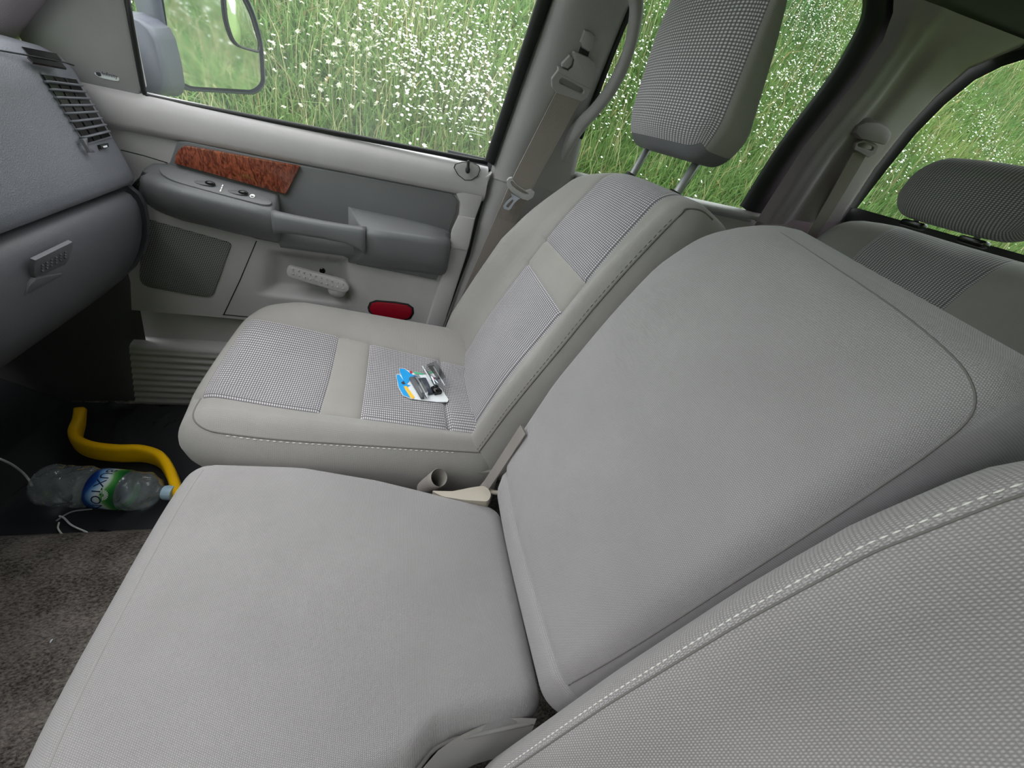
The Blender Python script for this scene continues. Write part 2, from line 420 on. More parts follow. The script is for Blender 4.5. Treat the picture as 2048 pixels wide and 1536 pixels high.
def lettering(s, size, center, xdir, ydir, m, parent, name='lettering', bold=0, tagd=None):
    V, F = text_mesh(s, size); xd = np.asarray(xdir, float); yd = np.asarray(ydir, float); xd /= np.linalg.norm(xd); yd /= np.linalg.norm(yd)
    nrm = np.cross(xd, yd)
    W3 = [np.asarray(center)+xd*v[0]+yd*v[1] for v in V]
    return obj(name, W3, F, m, parent, sm=False, tagd=tagd)
def stitches(name, path, length, gap, r, m, parent, side=None):
    """dashes of thread along a path, one mesh"""
    P = [np.asarray(p, float) for p in path]; d = [0]
    for a, b in zip(P[:-1], P[1:]): d.append(d[-1]+np.linalg.norm(b-a))
    P = np.array(P); d = np.array(d); V = []; F = []
    s = 0
    while s+length < d[-1]:
        ring = []
        a = np.array([np.interp(s, d, P[:, i]) for i in range(3)]); b = np.array([np.interp(s+length, d, P[:, i]) for i in range(3)])
        t = (b-a)/np.linalg.norm(b-a); q = np.cross(t, [0.3, .5, .8]); q /= np.linalg.norm(q); w = np.cross(t, q)
        base = len(V)
        for p, rr in ((a, r*.5), ((a+b)/2, r), (b, r*.5)):
            for k in range(5):
                an = 2*math.pi*k/5; V.append(p+(q*math.cos(an)+w*math.sin(an))*rr)
        for i in range(2):
            for k in range(5): F.append((base+i*5+k, base+i*5+(k+1) % 5, base+(i+1)*5+(k+1) % 5, base+(i+1)*5+k))
        F.append(tuple(base+k for k in range(5))); F.append(tuple(base+10+k for k in range(5)))
        s += length+gap
    o = obj(name, V, F, m, parent, tagd={'kind': 'stuff'}); return fix_normals(o)
# ================================================================ the cab shell
STR = {'kind': 'structure'}
def WP(px, py, x0=.80): return onp(px, py, (x0, 0, .44), (1, 0, .25))       # plane of the inclined side glass
def wpx(z, x0=.80): return x0-.25*(z-.44)
def quadgrid(name, fn, nu, nv, m, parent=None, tagd=None, sm=True):
    V = [fn(i/nu, j/nv) for i in range(nu+1) for j in range(nv+1)]
    F = [(i*(nv+1)+j, (i+1)*(nv+1)+j, (i+1)*(nv+1)+j+1, i*(nv+1)+j+1) for i in range(nu) for j in range(nv)]
    return obj(name, V, F, m, parent, sm=sm, tagd=tagd)
fx = [-.82, -.36, -.345, -.31, -.25, -.15, 0, .15, .25, .31, .345, .36, .82]
fz = [-.362, -.362, -.345, -.30, -.275, -.265, -.262, -.265, -.275, -.30, -.345, -.362, -.362]
fy = [-1.3, -.6, 0, .3, .6, .9, 1.06, 1.12, 1.22, 1.32]; fup = [0, 0, 0, 0, 0, 0, 0, .03, .14, .30]
loft('floor', [[(x, y, z+u*(.55 if abs(x) < .3 else 1)) for x, z in zip(fx, fz)] for y, u in zip(fy, fup)], MT['carpet'], tagd=STR)
quadgrid('wall_front', lambda u, v: (-.85+1.7*u, 1.30, -.2+.64*v), 2, 2, MT['black'], tagd=STR)
def roof(u, v):
    y = -1.21+1.66*u; x = -.69+1.38*v
    return (x, y, .985-.065*abs(x/.70)**3.5)
quadgrid('ceiling', roof, 10, 20, MT['liner'], tagd=STR)
# rear wall under the back glass, its frame and its glass
box('wall_back', (0, -1.235, .06), (1.64, .03, .96), MT['pillard'], tagd=STR)
YB = -1.20
gp = [(.774, .548), (.762, .66), (.748, .755), (.725, .825), (.694, .879), (.655, .906), (.60, .925), (-.60, .925), (-.69, .89), (-.77, .548)]
gpo = [(.86, .50), (.83, .67), (.81, .79), (.78, .88), (.74, .94), (.68, .97), (.60, .99), (-.60, .99), (-.74, .94), (-.86, .50)]
V = [(x, YB, z) for x, z in gp]+[(x, YB+.012, z) for x, z in gpo]+[(x, YB-.03, z) for x, z in gpo]
n_ = len(gp); F = []
for i in range(n_):
    j = (i+1) % n_; F += [(i, j, n_+j, n_+i), (n_+i, n_+j, 2*n_+j, 2*n_+i)]
wf = obj('window_1', V, F, MT['black'], None, sm=False, tagd=STR)
obj('pane', [(x, YB-.005, z) for x, z in gp], [tuple(range(n_))], MT['rglass'], wf, sm=False)
# windscreen
ws = obj('window_2', [(-.70, .45, .965), (.70, .45, .965), (.80, 1.0, .50), (-.80, 1.0, .50)], [(0, 1, 2, 3)], MT['glass'], None, sm=False, tagd=STR)
# front pillar on the passenger side, and on the driver's side
for sgn, nm in ((1, 'trim_1'), (-1, 'trim_2')):
    P0 = np.array([sgn*.795, .93, .44]); P1 = np.array([sgn*.675, .36, .975]); rr = []
    for k in range(7):
        p = P0+(P1-P0)*k/6
        rr.append([p+np.array(q) for q in ((sgn*.035, -.03, 0), (-sgn*.02, -.045, 0), (-sgn*.045, -.01, .0), (-sgn*.045, .04, .02), (sgn*.03, .05, .02))])
    loft(nm, rr, MT['pillard'], tagd=STR, closed_ring=True)
# driver's side: rear quarter of the cab
quadgrid('wall_left', lambda u, v: (-.82+.0*u, -1.27+1.0*u, -.42+.86*v), 4, 4, MT['light'], tagd=STR)
# the driver's door, out of view, shut to hold back light; dimmed glass
quadgrid('door_1', lambda u, v: (-.81-.01*math.sin(v*3), -.27+1.25*u, -.42+.86*v), 4, 4, MT['light'], tagd=STR)
obj('window_3', [(-wpx(.43), -.2, .43), (-wpx(.43), .92, .43), (-wpx(.98), .40, .98), (-wpx(.98), -.2, .98)], [(0, 1, 2, 3)], MT['dglass'], None, sm=False, tagd=STR)
obj('window_4', [(-wpx(.43), -1.25, .43), (-wpx(.43), -.2, .43), (-wpx(.98), -.2, .98), (-wpx(.98), -1.2, .98)], [(0, 1, 2, 3)], MT['dimglass'], None, sm=False, tagd=STR)
quadgrid('trim_3', lambda u, v: (-wpx(.44+.54*v)-.0, -.26+.20*u-.05*v, .44+.54*v), 2, 4, MT['pillar'], tagd=STR)
quadgrid('trim_4', lambda u, v: (-wpx(.44+.50*v), -1.27+.42*u, .44+.50*v), 2, 4, MT['pillard'], tagd=STR)
# kick panel ahead of the passenger door, sill under the doors
def kick(u, v):
    y = .77+.55*u; z = -.40+.72*v
    return (.806-.05*sstep(0, 1, u), y+.08*(1-v), z)
quadgrid('wall_right', kick, 8, 8, MT['kick'], tagd=STR)
box('trim_5', (.80, -.2, -.40), (.10, 2.1, .09), MT['dashlow'], bevel=.02, tagd=STR)

# ================================================================ B-pillar trim with belt height adjuster and grab handle
def bp_ring(z):
    # front edge / rear edge of the pillar at height z
    yf = interp(z, [-.35, -.03, .20, .30, .43, .75, 1.0], [.05, .035, -.014, -.022, -.036, -.078, -.10])
    yr = interp(z, [-.35, .45, .60, .75, 1.0], [-.25, -.25, -.222, -.232, -.25])
    xo = wpx(z) if z > .44 else .80
    inn = interp(z, [-.35, .2, .43, .6, 1.0], [.012, .012, .030, .036, .036])
    pts = [(xo+.03, yf+.004), (xo, yf), (xo-.35*inn, yf-.006), (xo-.8*inn, yf-.022), (xo-inn, yf-.045), (xo-inn, (yf+yr)/2), (xo-inn*.95, yr+.045), (xo-inn*.8, yr+.022), (xo-.3*inn, yr+.004), (xo, yr), (xo+.03, yr)]
    return [(x, y, z) for x, y in pts]
bp = loft('trim_6', [bp_ring(z) for z in (.414, .44, .5, .6, .7, .8, .9, 1.0)], MT['pillar'], tagd=STR)
loft('lower_trim', [[(x+.003, y-.002, z) for x, y, z in bp_ring(z)] for z in (-.40, -.2, -.05, .1, .2, .3, .40, .424)], MT['pillar'], bp)
# raised channel behind the slide, slide cover and anchor cover
def pp(pts, x0): return [WP(*p, x0) for p in pts]
NB = (-1, .0, -.25)
ch = pp([(1193, -30), (1232, -30), (1168, 118), (1148, 108)], .766)
prism('slide_channel', ch, NB, .006, MT['pillard'], bp, bevel=.002)
prism('slide_cap', pp([(1170, 60), (1180, 62), (1192, 72), (1190, 85), (1187, 100), (1178, 105), (1165, 97), (1161, 85)], .755), NB, .014, MT['pillar'], bp, bevel=.006)
box('slide_slot', WP(1168, 104, .764), (.004, .022, .016), MT['black'], bp, bevel=.001)
# grab handle: loop along the rear edge
gpth = [WP(*p, x0) for p, x0 in (((1258, -60), .735), ((1272, 0), .735), ((1270, 45), .735), ((1259, 95), .735), ((1240, 145), .737), ((1215, 188), .742), ((1188, 222), .748), ((1163, 248), .756), ((1140, 280), .765), ((1120, 330), .80))]
tube('grab_handle', catmull(gpth, 6), [(.012, .013+.006*float(sstep(34, 54, i))) for i in range(55)], MT['pillar'], bp, n=12, flat=.8)
# black run of seal along the rear edge of the pillar and along the front edge (front glass channel)
tube('seal', catmull([WP(*p, .79) for p in ((1262, 10), (1243, 55), (1212, 135), (1181, 216), (1160, 275))], 4), (.006, .012), MT['black'], bp, n=8)

# ================================================================ C-pillar trim
cf = [WP(*p, .775) for p in ((1512, 442), (1609, 290), (1713, 160), (1767, 78), (1786, 25), (1788, -20))]   # along the rear door opening
crr = [at(*p, 'y', -1.185) for p in ((1686, 436), (1750, 338), (1812, 258), (1872, 194), (1938, 138), (2060, 86))]
def cpil(u, v):
    k = v*5; i = min(4, int(k)); t = k-i
    a = cf[i]*(1-t)+cf[i+1]*t; b = crr[i]*(1-t)+crr[i+1]*t
    p = a*(1-u)+b*u
    d = .022*sstep(0, .10, u)*sstep(1, .88, u)                    # rolled edges
    d -= .020*gz(u, .42, .10)*sstep(1.0, .62, v)*1.0             # long trough the belt runs in
    d += .006*gz(u, .27, .05)
    return tuple(p+np.array([-1, .1, -.25])*d)
cp = quadgrid('trim_7', cpil, 28, 30, MT['pillard'], tagd=STR)
loft('trim_8', [[(.79, y, z) for z in (-.42, -.1, .2, .40, .545)] for y in (-.872, -1.0, -1.23)], MT['pillard'], tagd=STR)
box('door_gap_seal', (.83, -.03, 0), (.012, .22, .9), MT['black'], bp)
# dark seal round the rear corner of the rear door opening
# belts --------------------------------------------------------
def ribbon(name, path, width, side, m, parent, th=.0014, uvs=True):
    """flat webbing: path of centres, side = width direction(s)"""
    P = [np.asarray(p, float) for p in path]; V = []; F = []; U = []; d = 0
    for i, p in enumerate(P):
        t = P[min(i+1, len(P)-1)]-P[max(i-1, 0)]; t /= np.linalg.norm(t)
        s = np.asarray(side[i] if isinstance(side, list) else side, float); s = s-t*(s@t); s /= np.linalg.norm(s); nn = np.cross(t, s)
        if i: d += np.linalg.norm(p-P[i-1])
        V += [p-s*width/2+nn*th, p+s*width/2+nn*th, p+s*width/2-nn*th, p-s*width/2-nn*th]; U.append(d)
    uv = []
    for i in range(len(P)-1):
        a = 4*i; b = 4*(i+1)
        for (k, l, u0, u1) in ((0, 1, 0, width), (1, 2, width, width), (2, 3, width, 0), (3, 0, 0, 0)):
            F.append((a+k, a+l, b+l, b+k)); uv.append([(u0, U[i]), (u1, U[i]), (u1, U[i+1]), (u0, U[i+1])])
    return obj(name, V, F, m, parent, uv, sm=False)
sb = thing('seat_belt', (.78, -.12, -.3), 'taupe front passenger seat belt hanging on the B-pillar with a steel tongue', 'seat belt')
D = onp(1142, 182, (.72, 0, .60), (1, 0, .25)); T = onp(1042, 372, (.735, -.1, .42), (1, 0, .25))
L1 = onp(1012, 440, (.765, 0, .3), (1, 0, 0)); L2 = onp(965, 545, (.785, 0, .2), (1, 0, 0))
sd = onp(1165, 193, (.72, 0, .60), (1, 0, .25))-onp(1120, 172, (.72, 0, .60), (1, 0, .25))
bpth = [D, D*.75+T*.25, D*.5+T*.5, D*.25+T*.75, T, T*.5+L1*.5+np.array([0, 0, 0]), L1, L2, L2+(L2-L1)*1.2, np.array([.79, .0, -.30])]
ribbon('webbing', bpth, .057, [sd, sd, sd, sd, sd, sd*.8+np.array([0, -.01, 0]), (0, -1, -.25), (0, -1, -.3), (0, -1, -.2), (0, -1, 0)], MT['belt'], sb)
# upper anchor: cover with push button and slotted loop
prism('anchor_cover', [onp(*p, (.712, 0, .60), NB) for p in ((1146, 107), (1150, 104), (1178, 116), (1190, 128), (1192, 145), (1184, 178), (1178, 178), (1124, 150), (1116, 143), (1117, 134), (1138, 142), (1146, 135), (1149, 122))], NB, .022, MT['pillar'], sb, bevel=.006)
prism('push_button', [onp(*p, (.713, 0, .60), NB) for p in ((1140, 111), (1146, 116), (1144, 130), (1136, 138), (1124, 134), (1124, 128))], NB, .018, MT['pillar'], sb, bevel=.003)
def loop(name, outer, inner, nrm, th, m, parent):
    """a plate with a slot"""
    O = [np.asarray(p) for p in outer]; I = [np.asarray(p) for p in inner]; n = len(O); nv = np.asarray(nrm, float); nv /= np.linalg.norm(nv)
    V = O+I+[p-nv*th for p in O]+[p-nv*th for p in I]; F = []
    for i in range(n):
        j = (i+1) % n
        F += [(i, j, n+j, n+i), (2*n+i, 3*n+i, 3*n+j, 2*n+j), (i, 2*n+i, 2*n+j, j), (n+i, n+j, 3*n+j, 3*n+i)]
    o = obj(name, V, F, m, parent, sm=False); fix_normals(o); b = o.modifiers.new('bevel', 'BEVEL'); b.width = th*.25; b.segments = 2; b.limit_method = 'ANGLE'
    return o
lo_o = [onp(*p, (.715, 0, .60), NB) for p in ((1118, 138), (1150, 152), (1180, 166), (1182, 180), (1176, 196), (1164, 204), (1140, 196), (1112, 186), (1104, 176), (1103, 158))]
lo_i = [onp(*p, (.715, 0, .60), NB) for p in ((1124, 156), (1145, 166), (1166, 178), (1168, 182), (1167, 187), (1163, 188), (1142, 178), (1122, 168), (1119, 164), (1120, 159))]
loop('belt_loop', lo_o, lo_i, NB, .010, MT['pillar'], sb)
NT = (-1, .12, -.25)
to_o = [onp(*p, (.728, -.1, .42), NT) for p in ((1018, 357), (1024, 356), (1034, 370), (1052, 382), (1062, 380), (1069, 386), (1066, 395), (1056, 401), (1044, 398), (1024, 385), (1014, 372), (1014, 362))]
to_i = [onp(*p, (.728, -.1, .42), NT) for p in ((1022, 362), (1026, 363), (1036, 373), (1050, 383), (1056, 386), (1058, 388), (1056, 389), (1052, 389), (1044, 386), (1032, 378), (1024, 371), (1021, 366))]
loop('tongue_grip', to_o, to_i, NT, .008, MT['light'], sb)
tg = [onp(*p, (.726, -.1, .40), NT) for p in ((1022, 386), (1027, 392), (1012, 404), (1006, 412), (1008, 418), (1017, 421), (1022, 418), (1028, 408), (1036, 400), (1041, 397))]
tgi = [onp(*p, (.726, -.1, .40), NT) for p in ((1023, 398), (1025, 399), (1018, 405), (1013, 411), (1013, 413), (1017, 415), (1018, 414), (1024, 406), (1027, 401), (1026, 400))]
loop('steel_tongue', tg, tgi, NT, .003, MT['metal'], sb)

rb = thing('seat_belt', (.74, -1.0, .2), 'grey rear seat belt coming out of its guide on the C-pillar', 'seat belt')
Pg = np.array(at(1722, 302, 'x', .708)); Pq = np.array(at(1672, 390, 'x', .742)); Pr = np.array(at(1618, 480, 'x', .775))
ribbon('webbing', [Pg, (Pg+Pq)/2, Pq, Pr, Pr+(Pr-Pq)*.9], .047, (.1, -1, -.25), MT['belt'], rb)
gx = .690
prism('belt_guide', [at(*p, 'x', gx) for p in ((1716, 252), (1735, 243), (1762, 244), (1778, 253), (1787, 266), (1782, 282), (1772, 292), (1756, 288), (1722, 280), (1712, 268))], (-1, 0, -.2), .045, MT['pillard'], rb, bevel=.010)
lo_o = [at(*p, 'x', .702) for p in ((1712, 286), (1730, 278), (1752, 288), (1758, 294), (1752, 308), (1738, 316), (1718, 304), (1708, 300))]
lo_i = [at(*p, 'x', .702) for p in ((1716, 288), (1728, 285), (1745, 293), (1748, 296), (1746, 300), (1742, 302), (1728, 297), (1715, 293))]
loop('belt_loop', lo_o, lo_i, (-1, 0, -.2), .008, MT['pillard'], rb)

# ================================================================ rear door
rd = thing('rear_door', (.80, -.55, -.4), 'grey rear passenger door with black framed window seen behind the front seat', 'door')
def rpan(u, v):
    y = -.25-.67*u; z = -.40+.865*v
    return (.80-.02*sstep(1, .93, v)*0+.018*sstep(.96, 1, v), y, z)
quadgrid('door_panel', rpan, 6, 16, MT['light'], rd)
tube('window_ledge', [(.79, -.25, .458), (.79, -.55, .458), (.79, -.90, .462)], (.022, .012), MT['light'], rd, n=12)
g1 = [WP(*p) for p in ((1484, 414), (1563, 290), (1663, 156), (1713, 73), (1733, 23), (1734, -30))]
g2 = [WP(*p) for p in ((1514, 444), (1611, 290), (1715, 160), (1769, 77), (1788, 23), (1790, -30))]
V = []; F = []
for k, (a, b) in enumerate(zip(catmull(g1, 5), catmull(g2, 5))):
    V += [a+np.array([.012, 0, 0]), a+np.array([-.004, 0, 0]), a*.6+b*.4+np.array([-.014, 0, 0]), a*.1+b*.9+np.array([-.012, 0, 0]), b+np.array([.01, 0, 0])]
nr = len(V)//5
F = [(i*5+k, i*5+k+1, (i+1)*5+k+1, (i+1)*5+k) for i in range(nr-1) for k in range(4)]
fix_normals(obj('window_seal', V, F, MT['black'], rd))
tube('window_seal', [WP(1380, 398), WP(1410, 408), WP(1478, 421), WP(1495, 424)], (.008, .006), MT['black'], rd, n=8)
gl = [(wpx(.44), -.24, .44), (wpx(.44), -.86, .44), (wpx(.98), -.76, .98), (wpx(.98), -.24, .98)]
obj('window_glass', gl, [(0, 1, 2, 3)], MT['rglass'], rd, sm=False)
# ================================================================ front passenger door
dr = thing('front_door', (.82, .35, -.42), 'light grey front passenger door trim with charcoal armrest, wood strip and red reflector', 'door')
def yz(px, py, x): q = at(px, py, 'x', x); return (q[1], q[2])
# lower trim panel as a relief: handle bowl, map pocket, ribbed scuff plate
def hump(y, z, poly):  # smooth inside-ness of a convex polygon (y,z)
    dmin = 9
    for i in range(len(poly)):
        a = np.array(poly[i]); b = np.array(poly[(i+1) % len(poly)]); e = b-a; nrm = np.array([-e[1], e[0]])/np.linalg.norm(e)
        dmin = min(dmin, float((np.array([y, z])-a)@nrm))
    return dmin
bowl = [(.500, .150), (.525, .020), (.30, .020), (.315, .155)]
if hump(.4, .08, bowl) < 0: bowl = bowl[::-1]
zs = sorted(set([.005*i for i in range(0, 40)]+[-.42, -.40]+[-.40+.0035*i for i in range(69)]+[-.158, -.152, -.148, -.10, -.072, -.066, -.058, -.05, -.04, 0]+[.01*i for i in range(1, 37)]))
ys = sorted(set([-.03, -.02, -.012]+[.02*i for i in range(0, 50)]+[.27+.006*i for i in range(48)]+[.515, .525, .535, .505]+[.97, .985]))
def edge_y(z): return interp(z, [-.42, -.20, -.03, .23, .31, .43], [.12, .075, .036, -.003, -.007, -.018])
def front_y(z): return interp(z, [-.42, -.34, -.15, .02, .2], [.90, .882, .848, .81, .80])
V = []; F = []; idx = {}
for i, y in enumerate(ys):
    for j, z in enumerate(zs):
        y2 = edge_y(z)+(y+.03)*(front_y(z)-edge_y(z))/(1.015)
        x = .800
        h = hump(y2, z, bowl); x += .034*sstep(-.004, .030, h)
        if z < -.06: x = .800+.022*sstep(-.058, -.072, z)
        if z < -.148: x = .792-.012*sstep(-.148, -.16, z)*1.0+.0026*math.sin((z+.15)*2*math.pi/.021)*(1 if z < -.17 else 0)
        x += .012*sstep(.03, 0, y2-edge_y(z))**2
        V.append((x, y2, z)); idx[i, j] = len(V)-1
for i in range(len(ys)-1):
    for j in range(len(zs)-1): F.append((idx[i, j], idx[i+1, j], idx[i+1, j+1], idx[i, j+1]))
o = obj('lower_panel', V, F, MT['light'], dr); o.data.set_sharp_from_angle(angle=math.radians(50))
# upper trim: rolls over to the window
def upt(y):
    return [(.835, y, .432), (.815, y, .434), (.803, y, .430), (.793, y, .420), (.787, y, .405), (.785, y, .388), (.786, y, .374), (.789, y, .365), (.796, y, .360), (.81, y, .352)]
loft('upper_trim', [upt(y) for y in (-.022, -.018, .0, .05, .2, .4, .6, .68, .72, .80, .84)], MT['light'], dr)
# column of trim behind the armrest
colp = [yz(*p, .788) for p in ((912, 388), (985, 345), (952, 436), (939, 494), (905, 600), (872, 700), (838, 700), (876, 575), (900, 500), (905, 460), (918, 430), (920, 405))]
prism('rear_column', [(.788, y, z) for y, z in colp], (-1, 0, 0), .02, MT['light'], dr, bevel=.006)
c2 = [yz(*p, .779) for p in ((918, 432), (950, 438), (938, 494), (934, 502), (902, 496), (899, 484), (904, 462))]
prism('column_cap', [(.779, y, z) for y, z in c2], (-1, 0, 0), .012, MT['light'], dr, bevel=.004)
# sail panel ahead of the glass
sp_ = [(.80, .44), (.676, .44), (.68, .425)]
sail = [(.84, .425), (.694, .425), (.684, .44), (.660, .60), (.64, .70), (.72, .70), (.86, .53)]
sv = [(wpx(max(z, .44), .801), y, z) for y, z in sail]
prism('sail_panel', sv, (-1, 0, -.25), .02, MT['sail'], dr, bevel=.006)
# window rim and glass
rimp = [WP(1108, -20, .797), WP(1040, 165, .797), WP(981, 330, .797)]
V = []
for a in ((1078, -12), (1030, 135), (972, 322)):
    pass
r1 = [WP(*p, .80) for p in ((1083, -25), (1030, 140), (971, 321))]; r2 = [WP(*p, .80) for p in ((1112, -25), (1053, 140), (987, 331))]
V = []
for a, b in zip(catmull(r1, 5), catmull(r2, 5)): V += [a+np.array([.012, 0, 0]), a+np.array([-.003, 0, 0]), (a+b)/2+np.array([-.007, 0, 0]), b+np.array([-.003, 0, 0]), b+np.array([.02, 0, 0])]
nr = len(V)//5
fix_normals(obj('window_seal', V, [(i*5+k, i*5+k+1, (i+1)*5+k+1, (i+1)*5+k) for i in range(nr-1) for k in range(4)], MT['black'], dr))
tube('window_seal', [WP(*p, .803) for p in ((253, -15), (262, 45), (274, 110), (284, 165), (288, 184))]+[WP(*p, .803) for p in ((292, 191), (302, 195), (340, 203), (640, 260), (975, 326))], (.0045, .0055), MT['black'], dr, n=8)
obj('window_glass', [(wpx(.43, .806), .70, .43), (wpx(.43, .806), -.04, .43), (wpx(.98, .806), -.12, .98), (wpx(.98, .806), .62, .98)], [(0, 1, 2, 3)], MT['glass'], dr, sm=False)
# faint printed lines at the rear lower corner of the glass
etch = []
xg = (WP(985, 260, .803)-WP(930, 249, .803)); xg /= np.linalg.norm(xg); yg = np.cross(np.cross(xg, np.array([1, 0, .25])), xg); yg = -yg/np.linalg.norm(yg)
if yg[2] < 0: yg = -yg
def etchline(px, py, w, h, m):
    c = WP(px, py, .803); n = int(w/(h*.55)); V = []; F = []
    for k in range(n):
        if rng.random() < .14: continue
        a = c+xg*(k*h*.55); b = a+xg*h*.36
        q = len(V); hh = h*(.75+.25*rng.random()); V += [a, b, b+yg*hh, a+yg*hh]; F.append((q, q+1, q+2, q+3))
    return V, F
for (px, py, w, h, m) in ((930, 252, .052, .0045, 'wink'), (931, 259, .05, .003, 'wink'), (929, 264, .045, .003, 'wink'), (945, 277, .028, .0022, 'ink'), (949, 293, .022, .0022, 'ink'), (952, 300, .018, .0018, 'ink')):
    V, F = etchline(px, py, w, h, m); obj('etched_mark', V, F, MT[m], dr, sm=False)
# charcoal armrest panel ------------------------------------------------
NX = (-1, 0, 0)
bk = [yz(*p, .789) for p in ((353, 283), (372, 282), (601, 330), (905, 388), (916, 403), (912, 428), (900, 455), (898, 500), (873, 561), (713, 530), (697, 518), (662, 502), (572, 490), (513, 479), (291, 408), (283, 362), (310, 334), (338, 326))]
ap = prism('armrest_panel', [(.789, y, z) for y, z in bk], NX, .02, MT['dark'], dr, bevel=.004)
# wood strip with bright upper edge
wd = [yz(*p, .781) for p in ((348, 327), (351, 309), (358, 298), (368, 292), (380, 293), (597, 332), (599, 334), (572, 388), (566, 388))]
ws_ = prism('wood_strip', [(.781, y, z) for y, z in wd], NX, .012, MT['wood'], dr, bevel=.0025, tagd={'label': 'glossy burl wood trim strip'})
# arm pod: front pod with switch plate, rear pad, pull handle between them
def arm_ring(y, xf, zt, zb, zin):
    """profile from the panel over the top shelf, down the face and back under"""
    xw = .792; r = .014
    return [(xw, y, zin+.004), (xw-.012, y, zin), (xf+.03, y, zt+.35*(zin-zt)), (xf+r, y, zt+.002), (xf+.004, y, zt-.004), (xf, y, zt-.016), (xf+.14*(xw-xf), y, (zt+zb)/2), (xf+.45*(xw-xf), y, zb+.02), (xf+.75*(xw-xf), y, zb+.006), (xw, y, zb-.004)]
st = [(.738, .789, .252, .232, .258), (.731, .784, .258, .226, .266), (.722, .774, .264, .220, .274), (.712, .756, .280, .212, .290), (.695, .738, .288, .205, .302), (.665, .727, .286, .197, .308), (.62, .722, .282, .192, .303), (.56, .721, .276, .184, .296), (.50, .721, .270, .178, .290), (.465, .722, .266, .176, .286), (.458, .726, .262, .178, .284)]
rg = [arm_ring(*s) for s in st]
loft('armrest_pod', rg, MT['dark'], dr, caps=True)
st = [(.264, .730, .250, .150, .284), (.258, .726, .254, .148, .283), (.20, .732, .256, .146, .279), (.12, .738, .256, .146, .274), (.07, .742, .255, .146, .268), (.056, .752, .250, .150, .262), (.050, .775, .24, .16, .25)]
loft('armrest_pad', [[(x, y+.045*max(0, (x-s[1])/(.792-s[1]))*float(sstep(.20, .25, s[0])), z) for x, y, z in arm_ring(*s)] for s in st], MT['dark'], dr, caps=True)
# cup behind the handle
V = []
st = [(.462, .776, .250, .172, .29), (.43, .783, .235, .17, .30), (.36, .784, .225, .165, .30), (.30, .782, .225, .16, .298), (.262, .770, .245, .15, .292)]
# pull handle
hp = []
for y, xc, zc, rw, rh in ((.462, .740, .238, .018, .027), (.452, .736, .240, .015, .024), (.42, .733, .241, .0145, .0215), (.36, .731, .240, .0145, .0205), (.31, .732, .238, .015, .0215), (.275, .735, .232, .0165, .028), (.262, .740, .226, .019, .034)):
    hp.append([(xc+rw*math.copysign(abs(math.cos(a))**.75, math.cos(a)), y, zc+rh*math.copysign(abs(math.sin(a))**.75, math.sin(a))) for a in [2*math.pi*k/16 for k in range(16)]])
loft('pull_handle', hp, MT['dark'], dr, closed_ring=True, caps=True)
# floor of the pull cup
loft('pull_cup', [[(.79, y, .215), (.772, y, .196), (.766, y, .180), (.780, y, .165)] for y in (.463, .40, .33, .262)], MT['dark'], dr)
# switch plate
def plate_pt(y, u):   # u=0 inner (by the wood) .. 1 outer edge
    s = [arm_ring(*q) for q in ((y, interp(y, [.458, .665, .722], [.721, .727, .76]), interp(y, [.458, .665], [.266, .286]), .18, interp(y, [.458, .665], [.286, .308])),)][0]
    a = np.array(s[1]); b = np.array(s[3]); return a*(1-u)+b*u+np.array([-.001, 0, .0035])
pl = [plate_pt(y, u) for y, u in ((.675, .30), (.668, .62), (.645, .88), (.60, .97), (.50, .99), (.474, .93), (.464, .75), (.468, .50), (.49, .36), (.56, .18), (.64, .10), (.665, .16))]
pl = catmull(pl, 3, closed=True)
prism('switch_plate', pl, (-.25, 0, 1), .006, MT['dark'], dr, bevel=.0015)
def sw(y, u):
    c = plate_pt(y, u)
    Rm = Matrix(((1, 0, 0), (0, 1, 0), (0, 0, 1)))
    bm = bmesh.new(); bmesh.ops.create_uvsphere(bm, u_segments=16, v_segments=8, radius=1)
    bmesh.ops.scale(bm, vec=Vector((.0075, .021, .0022)), verts=bm.verts); bmesh.ops.rotate(bm, cent=(0, 0, 0), matrix=Matrix.Rotation(math.radians(-18), 3, 'Y'), verts=bm.verts)
    bmesh.ops.translate(bm, vec=Vector(c+np.array([0, 0, .0005])), verts=bm.verts)
    r = from_bm('switch_recess', bm, MT['dashlow'], dr, sm=True)
    bm = bmesh.new(); bmesh.ops.create_uvsphere(bm, u_segments=14, v_segments=8, radius=1)
    bmesh.ops.scale(bm, vec=Vector((.0058, .010, .0055)), verts=bm.verts)
    bmesh.ops.translate(bm, vec=Vector(c+np.array([.0, -.011, .002])), verts=bm.verts)
    from_bm('switch_rocker', bm, MT['blackgloss'], r, sm=True)
sw(.592, .58); sw(.530, .62)
xd = np.array([0, -1., 0]); yd = plate_pt(.55, 0)-plate_pt(.55, 1); yd /= np.linalg.norm(yd)
c = plate_pt(.560, .62)+np.array([-.0005, 0, .0012])
obj('lock_mark', [c+xd*a+yd*b for a, b in ((-.0012, -.012), (.0012, -.012), (.0012, -.004), (-.0012, -.004), (-.0012, -.002), (.0012, -.002), (.0012, .004), (-.0012, .004), (-.0012, .006), (.0012, .006), (.0012, .012), (-.0012, .012))], [(0, 1, 2, 3), (4, 5, 6, 7), (8, 9, 10, 11)], MT['wink'], dr, sm=False)
c = plate_pt(.502, .60)+np.array([-.0005, 0, .0012]); V = []; F = []
for k in range(10):
    a0 = 2*math.pi*k/10; V += [c+xd*.0035*math.cos(a0)+yd*.0045*math.sin(a0), c+xd*.0052*math.cos(a0)+yd*.0062*math.sin(a0)]
F = [(2*k, 2*k+1, (2*k+3) % 20, (2*k+2) % 20) for k in range(10)]
F.append(tuple(range(0, 20, 2))[:6])
